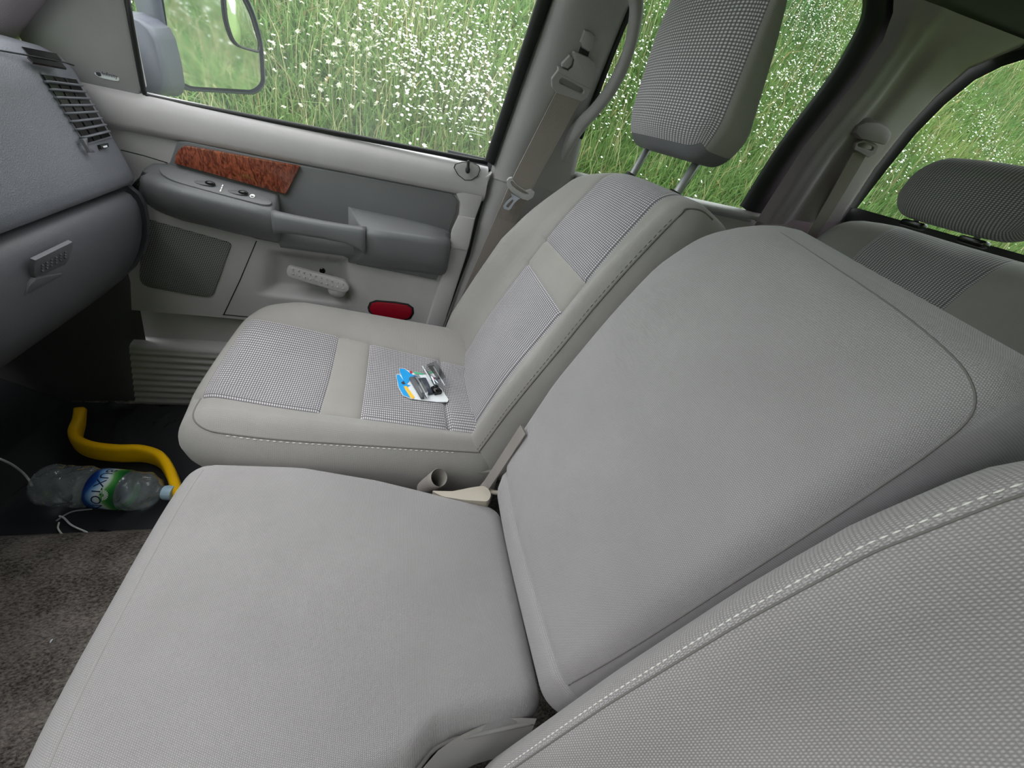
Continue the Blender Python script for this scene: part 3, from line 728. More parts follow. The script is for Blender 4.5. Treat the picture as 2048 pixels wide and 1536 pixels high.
obj('window_mark', V, F, MT['wink'], dr, sm=False)
# speaker grille
gr_ = rounded([yz(*p, .7965) for p in ((285, 436), (464, 487), (424, 597), (277, 572))], [.004, .012, .02, .03])
prism('speaker_grille', [(.7965, y, z) for y, z in gr_], NX, .004, MT['grille'], dr, bevel=.0015, tagd={'label': 'perforated speaker grille'})
# dark joints between trim pieces
def joint(pts, x, r=.0011): tube('trim_joint', [np.array([x, *yz(*p, x)]) for p in pts], r, MT['black'], dr, n=6)
joint([(513, 482), (480, 560), (447, 630)], .7995)
joint([(242, 300), (290, 312), (335, 326)], .7875)
joint([(446, 629), (520, 636), (600, 640)], .7995)
# inside lever with raised dots, its pivot boss, the little lock hole
lv = rounded([yz(*p, .772) for p in ((571, 541), (577, 532), (690, 562), (699, 574), (697, 583), (686, 587), (576, 555))], .008)
lo = prism('door_lever', [(.772, y, z) for y, z in lv], NX, .012, MT['light'], dr, bevel=.004)
a = np.array([.7715, *yz(586, 543, .7715)]); b = np.array([.7715, *yz(686, 573, .7715)]); bm = bmesh.new()
for k in range(10):
    for s in (-.5, .5):
        p = a+(b-a)*k/9+np.array([0, 0, s*.013])
        q = bmesh.ops.create_icosphere(bm, subdivisions=1, radius=.0026); bmesh.ops.translate(bm, vec=Vector(p), verts=q['verts'])
from_bm('raised_dots', bm, MT['light'], lo, sm=True)
c = np.array([.783, *yz(674, 580, .783)]); lathe('pivot_boss', [(0, .024), (.012, .023), (.017, .019), (.019, .0)], c+np.array([.010, 0, 0]), (-1, 0, 0), MT['light'], dr, n=24)
c = np.array([.806, *yz(645, 541, .806)]); lathe('lock_screw', [(0, .0075), (.003, .0075), (.004, .006), (.002, .005), (.002, .0)], c, (-1, 0, 0), MT['blackgloss'], dr, n=16)
# red reflector with dark rim
rc = [yz(*p, .7965) for p in ((737, 616), (741, 607), (753, 603), (790, 606), (815, 610), (825, 617), (826, 627), (820, 637), (805, 641), (765, 637), (748, 631), (739, 624))]
cy, cz = np.mean(rc, axis=0)
prism('reflector_rim', [(.7985, cy+(y-cy)*1.05, cz+(z-cz)*1.12) for y, z in rc], NX, .004, MT['black'], dr, bevel=.001)
prism('red_reflector', [(.7945, cy+(y-cy)*.96, cz+(z-cz)*.93) for y, z in rc], NX, .006, MT['red'], dr, bevel=.003, tagd={'label': 'deep red oval door reflector'})
# lock knob in its oval
lk = [yz(*p, .7835) for p in ((909, 336), (912, 329), (925, 325), (944, 326), (957, 332), (960, 340), (955, 352), (943, 360), (930, 360), (917, 350))]
ck = np.mean(lk, axis=0)
prism('lock_bezel', [(.7845, *(ck+(np.array(q)-ck)*1.06)) for q in lk], NX, .004, MT['black'], dr, bevel=.001)
prism('lock_bezel', [(.7835, *q) for q in lk], NX, .008, MT['light'], dr, bevel=.002)
kb = np.array(at(935, 347, 'x', .775)); kt = np.array(at(937, 320, 'x', .775))
ax_ = kt-kb; Lk = np.linalg.norm(ax_)
lathe('lock_knob', [(0, .002), (.003, .0055), (.010, .0058), (.014, .0036), (Lk-.006, .0034), (Lk-.002, .0032), (Lk, .001)], kb, ax_, MT['black'], dr, n=14)
# badge on the sail panel
bx = .7965
bo = rounded([at(*p, 'x', bx)[1:] for p in ((187, 139), (191, 137), (228, 143), (241, 158), (237, 163), (206, 158), (192, 152))], .006, 5)
bo = [at(*p, 'x', bx)[1:] for p in ((188, 144), (191, 139), (197, 139), (215, 142), (228, 145), (235, 149), (238, 155), (238, 161), (232, 162), (216, 159), (200, 155), (192, 150))]
bo = [q[:2] for q in catmull([np.array((y, z, 0.)) for y, z in bo], 3, closed=True)]
bg_ = prism('badge', [(bx-.0006, y, z) for y, z in bo], NX, .003, MT['white'], dr, bevel=.0006, tagd={'label': 'small pale oval speaker badge'})
ec = [at(*p, 'x', bx-.0006)[1:] for p in ((190.5, 144), (195, 143.5), (200, 144.5), (203, 148), (204, 152), (201, 153.6), (197, 153), (192.5, 149.5))]
cec = np.mean(ec, axis=0); ec = [cec+(np.array(q)-cec)*.84 for q in ec]
prism('badge_emblem', [(bx-.0012, y, z) for y, z in ec], NX, .0005, MT['ink'], bg_, sm=False)
la = at(207, 149, 'x', bx-.0016); lb = at(232, 154.5, 'x', bx-.0016); up_ = at(219, 146.5, 'x', bx-.0016)-at(221, 156, 'x', bx-.0016)
lettering('Infinity', .0088, (la+lb)/2+np.array([0, 0, .001]), lb-la, up_, MT['ink'], bg_, name='badge_lettering')
# ================================================================ dashboard
ds = thing('dashboard', (.2, .95, -.1), 'grey grained dashboard with louvred air vent and glove box at the front left', 'dashboard')
upf = [(1.12, .45), (1.0, .468), (.90, .478), (.845, .480), (.80, .477), (.775, .468), (.762, .452), (.7543, .425), (.7402, .375), (.726, .325), (.718, .296), (.716, .280), (.720, .270), (.735, .264), (.76, .262)]
def endround(prof, x1, r, n=5):
    """rings along x that roll off at the passenger end"""
    rings = []
    cyx, czx = .90, .30
    for x in (-.78, -.4, 0, .3, .5, .6, .68): rings.append((x, 0))
    for k in range(n+1):
        a = math.pi/2*k/n; rings.append((x1-r+r*math.sin(a), r*(1-math.cos(a))))
    out = []
    for x, ins in rings:
        row = []
        for i, (y, z) in enumerate(prof):
            a = np.array(prof[max(0, i-1)]); b = np.array(prof[min(len(prof)-1, i+1)]); t = b-a; t /= np.linalg.norm(t); nn = np.array([-t[1], t[0]])
            # inward normal of the profile (towards the inside of the dash)
            if nn @ (np.array([.95, .25])-np.array([y, z])) < 0: nn = -nn
            q = np.array([y, z])+nn*ins
            row.append((x, q[0], q[1]))
        out.append(row)
    return out
def capped(name, rings, m, parent):
    o = loft(name, rings, m, parent); last = rings[-1]
    V = [v.co[:] for v in o.data.vertices]; n = len(last)
    bm = bmesh.new(); bm.from_mesh(o.data); bm.verts.ensure_lookup_table()
    f = bm.faces.new([bm.verts[len(bm.verts)-n+k] for k in range(n)])
    bmesh.ops.triangulate(bm, faces=[f]); bmesh.ops.recalc_face_normals(bm, faces=bm.faces); bm.to_mesh(o.data); bm.free(); smooth(o.data)
    o.data.set_sharp_from_angle(angle=math.radians(60)); return o
capped('upper_pad', endround(upf, .768, .022), MT['dash'], ds)
lwf = [(.765, .258), (.735, .258), (.722, .252), (.715, .240), (.713, .222), (.716, .195), (.724, .165), (.738, .130), (.758, .095), (.79, .055), (.83, .015), (.88, -.025), (.96, -.06), (1.15, -.08)]
capped('lower_panel', endround(lwf, .742, .012), MT['dashlow'], ds)
scf = [(.765, .268), (.728, .264), (.714, .250), (.709, .228), (.712, .195), (.722, .155), (.738, .120), (.762, .085), (.80, .045), (.85, .0), (.90, -.04), (.98, -.08), (1.15, -.10)]
V = endround(scf, .768, .014); rr = [[(max(x, .748), y, z) for x, y, z in r] for r in V[-6:]]
capped('end_cap', [[(.744, y, z) for x, y, z in V[0]]]+rr, MT['dashlow'], ds)
box('tunnel_panel', (.325, 1.14, -.20), (.03, .36, .42), MT['kick'], ds, bevel=.01)  # dark panel added to blot out bright carpet under the dash
# glove box catch: recessed pull with knurled face
FN = (0, -1, -.47)
FP = (.5, .7415, .125)
def fp(px, py, d=0.0): return onp(px, py, np.array(FP)+np.array(FN)*d/np.linalg.norm(FN), FN)
gb = prism('glove_box_catch', [fp(*p, -.006) for p in ((71, 521), (146, 484), (148, 488), (138, 522), (132, 530), (72, 556), (68, 550))], FN, .006, MT['dashlow'], ds, bevel=.002)
for r_ in range(3):
    for k in range(5):
        p = fp(82+10*k-1.5*r_, 540-6.0*k-0+r_*6-8, .0055)
bm = bmesh.new()
for r_ in range(3):
    for k in range(6):
        p = fp(84+9.2*k, 532-5.3*k+r_*5.5-1, -.0055); q = bmesh.ops.create_icosphere(bm, subdivisions=1, radius=.0022); bmesh.ops.translate(bm, vec=Vector(p), verts=q['verts'])
from_bm('raised_dots', bm, MT['dashlow'], gb, sm=True)
prism('catch_recess', [fp(*p, -.006) for p in ((102, 552), (136, 531), (128, 545), (118, 552))], FN, .004, MT['black'], ds)
prism('catch_ledge', [fp(*p, -.003) for p in ((50, 592), (62, 570), (74, 558), (126, 547), (124, 553))], FN, .008, MT['dashlow'], ds, bevel=.002)
# side air vent -------------------------------------------------
VN = np.array((0, -1, .283)); VN = VN/np.linalg.norm(VN); VP = np.array((.77, .762, .452))
def vp(px, py, d=0.0): return onp(px, py, VP+VN*d, VN)
tl, tr, br_, bl_ = (86, 149), (153, 159), (221, 272), (173, 286)
fr_o = [vp(*p, .005) for p in ((78, 143), (157, 154), (230, 274), (226, 278), (170, 292))]
fr = [vp(*p, .004) for p in (tl, tr, br_, bl_)]
vent = prism('vent_frame', [vp(*p, .0025) for p in ((82, 145), (156, 156), (226, 275), (172, 291))], VN, .010, MT['dash'], ds, bevel=.001)
prism('vent_dark_back', fr, VN, .003, MT['blackgloss'], vent)  # flush black plate stands in for the dark depth of the duct
for k in range(8):
    t = (k+.9)/8.6
    a = vp(*(np.array(tl)*(1-t)+np.array(bl_)*t), .006); b = vp(*(np.array(tr)*(1-t)+np.array(br_)*t), .006)
    tube('vent_slat', [a, b], (.0021, .0060), MT['dash'], vent, n=8, up=tuple(VN))
for t in (.33, .66):
    a = vp(*(np.array(tl)*(1-t)+np.array(tr)*t), .0045); b = vp(*(np.array(bl_)*(1-t)+np.array(br_)*t), .0045)
    tube('vent_vane', [a, b], .0012, MT['black'], vent, n=6)
prism('vent_tab', [vp(*p, .012) for p in ((166, 278), (176, 275), (177, 282), (176, 292), (186, 298), (192, 304), (182, 305), (176, 295))], VN, .006, MT['dashlow'], ds, bevel=.002)
sq = prism('vent_thumbwheel', [vp(*p, .006) for p in ((201, 290), (217, 286), (219, 294), (204, 298))], VN, .006, MT['black'], ds, bevel=.001)
prism('wheel_mark', [vp(*p, .007) for p in ((206, 292.5), (214, 290.5), (215, 294), (208, 295.5))], VN, .002, MT['white'], sq)
# demister slots on the top roll
TN = np.array((0, -.35, 1.)); TN /= np.linalg.norm(TN)
def tp(px, py, d=0.0): return onp(px, py, np.array((.7, .79, .475))+TN*d, TN)
prism('demister_slot', [tp(*p, .0004) for p in ((43, 93), (113, 107), (123, 120), (56, 108))], TN, .003, MT['blackgloss'], ds)
prism('demister_slot', [tp(*p, .0004) for p in ((54, 113), (124, 126), (133, 136), (66, 124))], TN, .003, MT['blackgloss'], ds)
tube('pad_joint', [tp(-40, 94, .001), tp(0, 101, .001), tp(52, 110, .001), tp(126, 124, .001), tp(148, 131, .001)], .0013, MT['black'], ds, n=6)
# ================================================================ seats
A22 = math.radians(22); UPV = np.array([0, -math.sin(A22), math.cos(A22)]); NRM = np.array([0, math.cos(A22), math.sin(A22)])
def bk_(x, h, d): return np.array([x, 0, 0])+UPV*h+NRM*d
# --- passenger seat
ps = thing('passenger_seat', (.49, .2, -.36), 'light grey cloth front passenger bucket seat with checked inserts and a headrest', 'seat')
PI0, PI1 = .318, .604
def pc_def(X, Y, Z):
    X0 = X; tt = (min(Y, .5)-.27)/.23
    def wx(xx): return .045*tt*gz(xx, PI1, .075)+.019*tt*gz(xx, PI0, .04)
    top = sstep(-.10, 0, Z)
    z = Z+.08*Y
    z += top*(.030*gz(X, .685, .055)*float(sstep(.53, .40, Y))+.012*gz(X, .283, .028)*float(sstep(.53, .44, Y)))
    z -= top*.012*gz(X, .46, .10)*float(sstep(.50, .30, Y))
    if Z > -.03:
        if Y < .515:
            for s in (PI0, PI1): z -= .0055*gz(X, s, .004)
        if PI0-.005 < X < PI1+.005:
            for s in (.24, .312, .066): z -= (.0045 if s > .1 else .007)*gz(Y, s, .004)
    x = X+(X-.485)*(-.05)*(1-float(sstep(-.2, -.02, Z)))
    x -= .010*math.sin(math.pi*min(1, max(0, -Z/.2)))*(1 if X < .30 else 0)
    x -= (X-.485)*.10*float(sstep(.30, .55, Y))**2*0.6
    x += wx(X)
    y = Y-.10*float(sstep(-.06, -.20, Z))*float(sstep(.2, .53, Y))-.022*abs((X-.485)/.26)**5*float(sstep(.3, .53, Y))+.010*(1-((X-.485)/.26)**2)*float(sstep(.35, .53, Y))
    return np.array([x, y, z])
def pc_reg(X, Y, Z, ax, sd):
    if ax == 2 and sd == 1:
        if PI0 < X < PI1 and Y < .508:
            if Y > .312: return 'front_insert'
            if Y > .24: return 'band'
            if Y > .066: return 'rear_insert'
            return 'roll'
    return 'cushion'
pcs = rbox(((.232, .748), (-.05, .535), (-.20, 0)), (.05, .06, .06), ((.258, .283, PI0-.008, PI0-.003, PI0, PI0+.003, PI0+.008, PI1-.008, PI1-.003, PI1, PI1+.003, PI1+.008, .66, .69, .71), (.058, .063, .066, .069, .074, .232, .237, .24, .243, .248, .304, .309, .312, .315, .320, .508, .49), ()), pc_def, pc_reg,
     {'cushion': ('cushion', MT['cloth'], None), 'front_insert': ('cushion_insert', MT['weave'], None), 'band': ('cushion_band', MT['band'], None), 'rear_insert': ('cushion_insert', MT['weave'], None), 'roll': ('cushion_roll', MT['weave'], None)}, ps, step=.022)
sf = pcs['surf']
sm_ = [sf(.244, y) for y in np.linspace(-.045, .455, 18)]+[sf(x, y) for x, y in ((.246, .478), (.256, .498), (.272, .509), (.292, .512), (.312, .508))]
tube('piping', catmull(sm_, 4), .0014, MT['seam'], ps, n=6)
stitches('stitching', [sf(.240, y)+np.array([-.0005, 0, 0]) for y in np.linspace(.06, .46, 60)], .006, .004, .0009, MT['thread'], ps)
box('seat_side_felt', (.2320, .012, -.098), (.010, .10, .11), MT['felt'], ps, bevel=.004)
box('seat_base', (.49, .16, -.285), (.40, .40, .14), MT['black'], ps, bevel=.02)
def pk_w(h):  # outboard edge scale at height h
    return interp(h, [-.1, .18, .28, .38, .48, .57], [.755, .758, .752, .735, .705, .672])
def pb_def(X, H, D):
    u = (X-.232)/(.755-.232)
    x = .232+u*(pk_w(H)-.232)
    x += (.008*float(sstep(.40, .56, H)) if X < .4 else 0)*(1-u)
    fr = sstep(-.10, 0, D)
    d = D
    d += fr*(.055*gz(X, .705, .045)*interp(H, [-.1, .05, .3, .45, .57], [.6, 1, .9, .45, .1])+.030*gz(X, .272, .030)*interp(H, [-.1, .1, .35, .5, .57], [.8, 1, .9, .5, .2]))
    d += fr*.015*gz(H, .12, .12)*gz(X, .46, .16)
    if D > -.03:
        xl, xr = pb_lim(H)
        for s in (.335, .602): d -= .0055*gz(X, s, .004)
        if .33 < X < .61:
            for s in (.298, .366): d -= .0045*gz(H, s, .004)
    h = H-.050*float(sstep(.25, .60, H))*abs((X-.47)/.27)**3*(1.0 if X > .47 else .12)
    d -= .012*float(sstep(.40, .57, H))
    return bk_(x, h, d)
def pb_lim(H): return (.335, .602)
def pb_reg(X, H, D, ax, sd):
    if (ax == 2 and sd == 1) or (ax == 1 and sd == 1 and D > -.045):
        if .335 < X < .602:
            if H > .366: return 'upper'
            if H > .298: return 'band'
            return 'lower'
    return 'backrest'
pbs = rbox(((.232, .755), (-.08, .572), (-.14, 0)), (.045, .045, .05), ((.255, .272, .29, .327, .332, .335, .338, .343, .594, .599, .602, .605, .61, .66, .69, .72), (.290, .295, .298, .301, .306, .358, .363, .366, .369, .374), (-.045,)), pb_def, pb_reg,
     {'backrest': ('backrest', MT['cloth'], None), 'upper': ('backrest_insert', MT['weave'], None), 'band': ('backrest_band', MT['band'], None), 'lower': ('backrest_insert', MT['weave'], None)}, ps, step=.022)
sf = pbs['surf']
sm2 = [sf(.243, h) for h in np.linspace(-.078, .545, 23)]+[sf(.245, .560), sf(.245, .572, -.03), sf(.245, .572, -.06)]
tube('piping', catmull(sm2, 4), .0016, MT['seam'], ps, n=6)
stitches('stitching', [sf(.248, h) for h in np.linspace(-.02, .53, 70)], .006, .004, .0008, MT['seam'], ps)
# headrest with two steel posts
HX = .435
def hr_def(X, Z, Y):      # local: X lateral, Z up, Y towards the front
    tap = 1-.06*float(sstep(.70, .83, Z))-.06*float(sstep(.62, .56, Z))
    x = HX+(X-HX)*tap
    back = interp(Z, [.56, .60, .70, .83], [0, .004, .032, .080])
    t = (Y+.10)/.10
    y = -.226+(Y if t >= 1 else Y)+back*(1-t)
    y += .016*gz(X, HX, .10)*t-.010*abs((X-HX)/.14)**3*t
    y -= .012*float(sstep(.70, .83, Z))*t
    z = Z+.006*t
    if abs(Y+.022) < .02 and False: pass
    return np.array([x, y, z])
def hr_reg(X, Z, Y, ax, sd):
    if Z < .575 and ax == 1: return 'under'
    if (ax == 2 and sd == 1) or (ax == 1 and sd == 1): return 'face'
    if ax == 0 and Y > -.016: return 'face'
    return 'headrest'
hp_ = {'headrest': ('headrest', MT['cloth'], None), 'face': ('headrest_insert', MT['weave'], 'headrest'), 'under': ('headrest_underside', MT['dark'], 'headrest')}
hro = rbox(((.292, .578), (.555, .815), (-.10, 0)), (.045, .060, .035), ((), (), (-.022, -.016, -.010)), hr_def, lambda *a: hr_reg(*a) if hr_reg(*a) == 'headrest' else None, hp_, ps, step=.02)
hp2 = {'face': ('headrest_insert', MT['weave'], hro['headrest']), 'under': ('headrest_underside', MT['dark'], hro['headrest'])}
rbox(((.292, .578), (.555, .815), (-.10, 0)), (.045, .060, .035), ((), (), (-.022, -.016, -.010)), hr_def, lambda *a: hr_reg(*a) if hr_reg(*a) != 'headrest' else None, hp2, ps, step=.02)
for x in (.372, .548):
    tube('headrest_post', [bk_(x, .50, -.065), bk_(x, .575, -.065), bk_(x, .66, -.055)], .0075, MT['post'], ps, n=14)
    tube('post_collar', [bk_(x, .560, -.065), bk_(x, .574, -.065)], (.016, .013), MT['black'], ps, n=14)

# --- middle seat
ms = thing('middle_seat', (0, .2, -.27), 'broad grey ribbed cloth centre seat with folded up backrest, between the two bucket seats', 'seat')
def mc_def(X, Y, Z):
    x = X
    if X > 0: x = X*interp(Y, [-.03, 0, .08, .20, .32, .48], [.55, .60, .70, .88, 1.0, 1.0])
    else: x = X*interp(Y, [-.03, .10, .125, .16, .30, .48], [.765, .775, .80, .92, 1.0, .97])
    z = Z+.08*Y
    z += .014*float(sstep(-.10, 0, Z))*math.cos(min(1, abs(X)/.22)*math.pi/2)*math.cos(min(1, abs(Y-.22)/.27)*math.pi/2)
    y = Y-.06*float(sstep(-.05, -.16, Z))*float(sstep(.2, .49, Y))-.014*abs(X/.21)**4*float(sstep(.3, .48, Y))
    z -= .0016*gz(math.hypot(0, Y-.452), 0, .003)*(1 if Z > -.03 else 0)
    return np.array([x, y, z])
mcs = rbox(((-.235, .200), (-.015, .482), (-.16, 0)), (.035, .035, .04), ((), (.0, .08, .10, .115, .125, .14, .16, .447, .452, .457), ()), mc_def, lambda *a: 'c', {'c': ('cushion', MT['ribcloth'], None)}, ms, step=.022)
MT['cordcloth'] = plain('grey_seam_cord', rgb(146, 144, 143), .9, spec=.1)
tube('piping', catmull([mcs['surf'](x, .452)+np.array([0, 0, -.0006]) for x in np.linspace(-.205, .17, 16)], 4), .0017, MT['cordcloth'], ms, n=6)
# torn-open notch by the driver: folded cloth edge
tube('cushion_hem', catmull([mc_def(-.235, y, -.035)+np.array([-.001, 0, 0]) for y in np.linspace(0, .22, 10)], 4), .003, MT['cordcloth'], ms, n=8)
quadgrid('cushion_skirt', lambda u, v: tuple(mc_def(-.232, .0+.2*u, -.02)+np.array([-.004-.015*v+.006*math.sin(u*7), 0, -.10*v])), 10, 6, MT['cloth'], ms)
def mb_right(h): return interp(h, [-.02, .02, .064, .12, .22, .36, .47, .57], [.150, .165, .185, .212, .228, .228, .222, .210])
def mb_def(X, H, D):
    x = X if X < 0 else X/.225*mb_right(H)
    # rounded upper corners
    h = H-float(sstep(.36, .565, H))*(.060*(max(0, X-.085)/.14)**2+.030*max(0, .10-X)/.29)
    d = D+float(sstep(-.08, 0, D))*(.028*math.cos(min(1, abs(X-.02)/.22)*math.pi/2)*math.cos(min(1, abs(H-.27)/.32)*math.pi/2))
    if D > -.05: d -= .006*gz(H, .045, .005)
    d -= .010*float(sstep(.03, -.02, H))
    d -= .014*float(sstep(.47, .57, H))**1.5
    return bk_(x, h, d)
def mb_reg(X, H, D, ax, sd):
    if ax == 2 and sd == 1 and H > .045: return 'panel'
    return 'back'
mb = rbox(((-.192, .225), (-.03, .586), (-.16, 0)), (.040, .045, .050), ((), (.035, .040, .043, .045, .047, .050, .055), ()), mb_def, mb_reg, {'back': ('backrest', MT['ribcloth'], None), 'panel': ('backrest_panel', MT['ribcloth'], None)}, ms, step=.022)
pts = catmull([(-.176, .05, 0), (-.182, .12, 0), (-.186, .20, 0), (-.1885, .30, 0), (-.1900, .38, 0), (-.1902, .44, 0), (-.1885, .49, 0), (-.178, .528, 0), (-.150, .550, 0), (-.10, .561, 0), (-.05, .566, 0), (.0, .569, 0), (.05, .571, 0), (.09, .572, 0)], 6)
tube('panel_seam', [mb['surf'](p[0], p[1]) for p in pts], [.0008*min(1, .25+(len(pts)-i)/26) for i in range(len(pts))], MT['seam'], ms, n=6)
box('seat_base', (0, .18, -.21), (.26, .36, .12), MT['black'], ms, bevel=.02)

# --- driver's seat
dv = thing('driver_seat', (-.48, .1, -.36), 'large close up grey cloth driver seat with a double stitched bolster, nearest the camera', 'seat')
def db_in(h): return interp(h, [-.12, 0, .15, .30, .40, .48, .56], [-.192, -.190, -.187, -.187, -.191, -.203, -.226])
def db_def(X, H, D):
    u = (X+.76)/(.76-.188)
    x = -.76+u*(db_in(H)+.76)
    fr = float(sstep(-.12, 0, D))
    d = D+fr*.048*gz(X, -.225, .050)*interp(H, [-.1, .1, .35, .5, .6], [1, 1.08, 1.10, .95, .7])+fr*.048*gz(X, -.72, .05)
    d += fr*.016*gz(H, .15, .14)*gz(X, -.47, .18)
    h = H-.035*float(sstep(.45, .60, H))*abs((X+.47)/.28)**3
    d -= .015*float(sstep(.46, .60, H))
    return bk_(x, h, d)
dbk = rbox(((-.76, -.188), (-.12, .60), (-.15, 0)), (.030, .05, .05), ((-.24, -.225, -.21, -.26, -.29), (), ()), db_def, lambda *a: 'b', {'b': ('backrest', MT['drvcloth'], None)}, dv, step=.022)
def db_line(X, hs): return [dbk['surf'](X, h) for h in hs]
hs = np.linspace(-.08, .55, 40)
seam = db_line(-.2240, hs)
tube('piping', catmull(seam, 4), .0009, MT['seam'], dv, n=6)
stitches('stitching', [p for p in catmull(db_line(-.2185, hs), 4)], .0052, .0022, .0007, MT['thread'], dv)
stitches('stitching', [p for p in catmull(db_line(-.2213, hs), 4)], .0035, .0035, .0006, MT['drvcloth'], dv)
def dc_def(X, Y, Z): return np.array([X, Y-.05*float(sstep(-.05, -.18, Z))*float(sstep(.2, .5, Y)), Z+.08*Y-.012+.02*gz(X, -.29, .05)*float(sstep(-.1, 0, Z))])
rbox(((-.755, -.262), (-.05, .52), (-.20, 0)), (.04, .06, .06), ((-.30, -.28, -.33), (), ()), dc_def, lambda *a: 'c', {'c': ('cushion', MT['cloth'], None)}, dv, step=.03)
box('seat_base', (-.48, .16, -.285), (.40, .40, .14), MT['black'], dv, bevel=.02)
# driver's headrest is out of the frame above; its posts start here
MT['belt2'] = plastic('buckle_sleeve_plastic', rgb(136, 130, 126), .6)
MT['beige'] = plastic('beige_cover_plastic', rgb(168, 160, 148), .6)
# --- buckles and the plastic bits in the gap between the seats
bs = thing('buckle_sleeve', (.20, .06, -.10), 'grey rolled plastic buckle sleeve poking up between middle and passenger seats', 'buckle')
p1_ = at(878, 955, 'x', .186); p0_ = at(838, 984, 'x', .182)
ax2 = p1_-p0_; ax2 = ax2/np.linalg.norm(ax2); tc_ = CAM-p1_; tc_ = tc_/np.linalg.norm(tc_); ax2 = .62*ax2+.62*tc_; ax2 = ax2/np.linalg.norm(ax2)
lathe('sleeve', [(0, .0155), (.02, .0165), (.045, .0172), (.062, .0178), (.063, .0168), (.045, .0152), (.01, .0140)], p1_-ax2*.062, ax2, MT['belt2'], bs, n=24, bumpf=lambda d, r, a: r*(1+.06*math.cos(2*a+.6)))
hg = thing('hinge_cover', (.155, .05, -.06), 'beige plastic hinge cover at the corner where middle cushion meets backrest', 'cover')
hcv = [(862, 981), (905, 982), (945, 974), (968, 971), (979, 979), (983, 991), (976, 1003), (930, 1000), (885, 993)]
prism('cover_shell', [onp(*p, (.16, .05, .002), (.2, .2, 1)) for p in rounded(hcv, 6, 3)], (-.2, .1, 1), .03, MT['beige'], hg, bevel=.006)
tube('hinge_loop', catmull([onp(*p, (.17, -.01, .01), (-.4, .9, .3)) for p in ((974, 962), (970, 972), (976, 980), (988, 985), (1004, 986))], 5), .0045, MT['beige'], hg, n=8)
bl = thing('buckle_strap', (.20, -.02, -.05), 'narrow grey seat belt strap in the gap beside the middle backrest', 'strap')
a = onp(974, 970, (.18, -.005, .01), NRM); b = onp(1018, 903, (.205, -.02, .08), NRM)
ribbon('webbing', [a-UPV*.03, a, (a+b)/2, b, b+(b-a)*.6], .022, (1, .25, -.2), MT['belt2'], bl)

# --- rear bench
rs = thing('rear_bench', (.2, -.9, -.36), 'dark shaded grey rear bench with checked insert and loaf shaped headrest', 'seat')
A18 = math.radians(16); U2 = np.array([0, -math.sin(A18), math.cos(A18)]); N2 = np.array([0, math.cos(A18), math.sin(A18)]); R0 = np.array([0, -.93, .05])
def rb_(x, h, d): return R0+np.array([x, 0, 0])+U2*h+N2*d
RI0, RI1 = .305, .575
def rk_def(X, H, D):
    h = H-.045*float(sstep(.30, .53, H))*abs(max(0, X-.55)/.19)**2-.0*X
    d = D+float(sstep(-.08, 0, D))*(.02*gz(X, .67, .05)+.02*gz(X, .22, .05)-.01*gz(X, .44, .1))
    if D > -.03:
        for s in (RI0, RI1): d -= .005*gz(X, s, .005)
    d -= .03*float(sstep(.42, .53, H))
    return rb_(X, h, d)
def rk_reg(X, H, D, ax, sd):
    if ((ax == 2 and sd == 1) or (ax == 1 and sd == 1 and D > -.06)) and RI0 < X < RI1: return 'ins'
    return 'back'
rbox(((-.74, .735), (-.05, .525), (-.12, 0)), (.05, .05, .05), ((RI0-.008, RI0-.003, RI0, RI0+.003, RI0+.008, RI1-.008, RI1-.003, RI1, RI1+.003, RI1+.008, .62, .66, .70), (), (-.06,)), rk_def, rk_reg, {'back': ('backrest', MT['cloth'], None), 'ins': ('backrest_insert', MT['weave'], None)}, rs, step=.05)
rbox(((-.74, .735), (-.98, -.45), (-.15, .10)), (.05, .06, .06), ((), (), ()), lambda X, Y, Z: np.array([X, Y, Z]), lambda *a: 'c', {'c': ('cushion', MT['cloth'], None)}, rs, step=.06)
box('bench_base', (0, -.72, -.26), (1.3, .40, .20), MT['black'], rs, bevel=.02)
def rh_def(X, Z, Y):
    e = abs((X-.442)/.162)
    z = Z
    mid = .628; z = mid+(Z-mid)*(1-.16*e**3)
    return np.array([X, -1.055+Y+.012*math.cos(min(1, e)*math.pi/2)-.10*(z-.63), z])
rbox(((.280, .604), (.557, .703), (-.09, 0)), (.062, .062, .04), ((), (), ()), rh_def, lambda *a: 'h', {'h': ('headrest', MT['weave'], None)}, rs, step=.02)
for px, py in ((1827, 449), (1947, 484)):
    c = at(px, py, 'y', -1.085)
    box('headrest_guide', c, (.055, .03, .016), MT['blackgloss'], rs, bevel=.006)
    tube('headrest_post', [c, c+np.array([0, -.004, .05])], .006, MT['post'], rs, n=10)
# ================================================================ passenger footwell
FZ = -.362
mt = thing('floor_mat', (.56, .75, FZ), 'creased shiny black rubber mat in the passenger footwell', 'mat')
mcr = [(rng.uniform(.40, .78), rng.uniform(.45, 1.0), rng.uniform(-.5, .5), rng.uniform(.02, .06)) for _ in range(26)]
def matf(u, v):
    x = .352+.43*u; y = .40+.86*v; z = FZ+.007
    for (a, b, r, w) in mcr:
        dx, dy = x-a, y-b; c_ = dx*math.cos(r)+dy*math.sin(r); s_ = -dx*math.sin(r)+dy*math.cos(r)
        z += .007*math.exp(-(s_/.007)**2-(c_/w)**2)
    if y > 1.05: z += (y-1.05)*.8
    return (x, y, z)
m_, t_, b_ = newmat('shiny_black_mat'); b_.inputs['Base Color'].default_value = rgb(50, 51, 54); b_.inputs['Roughness'].default_value = .22
MT['mat'] = m_
quadgrid('mat_sheet', matf, 90, 110, MT['mat'], mt)
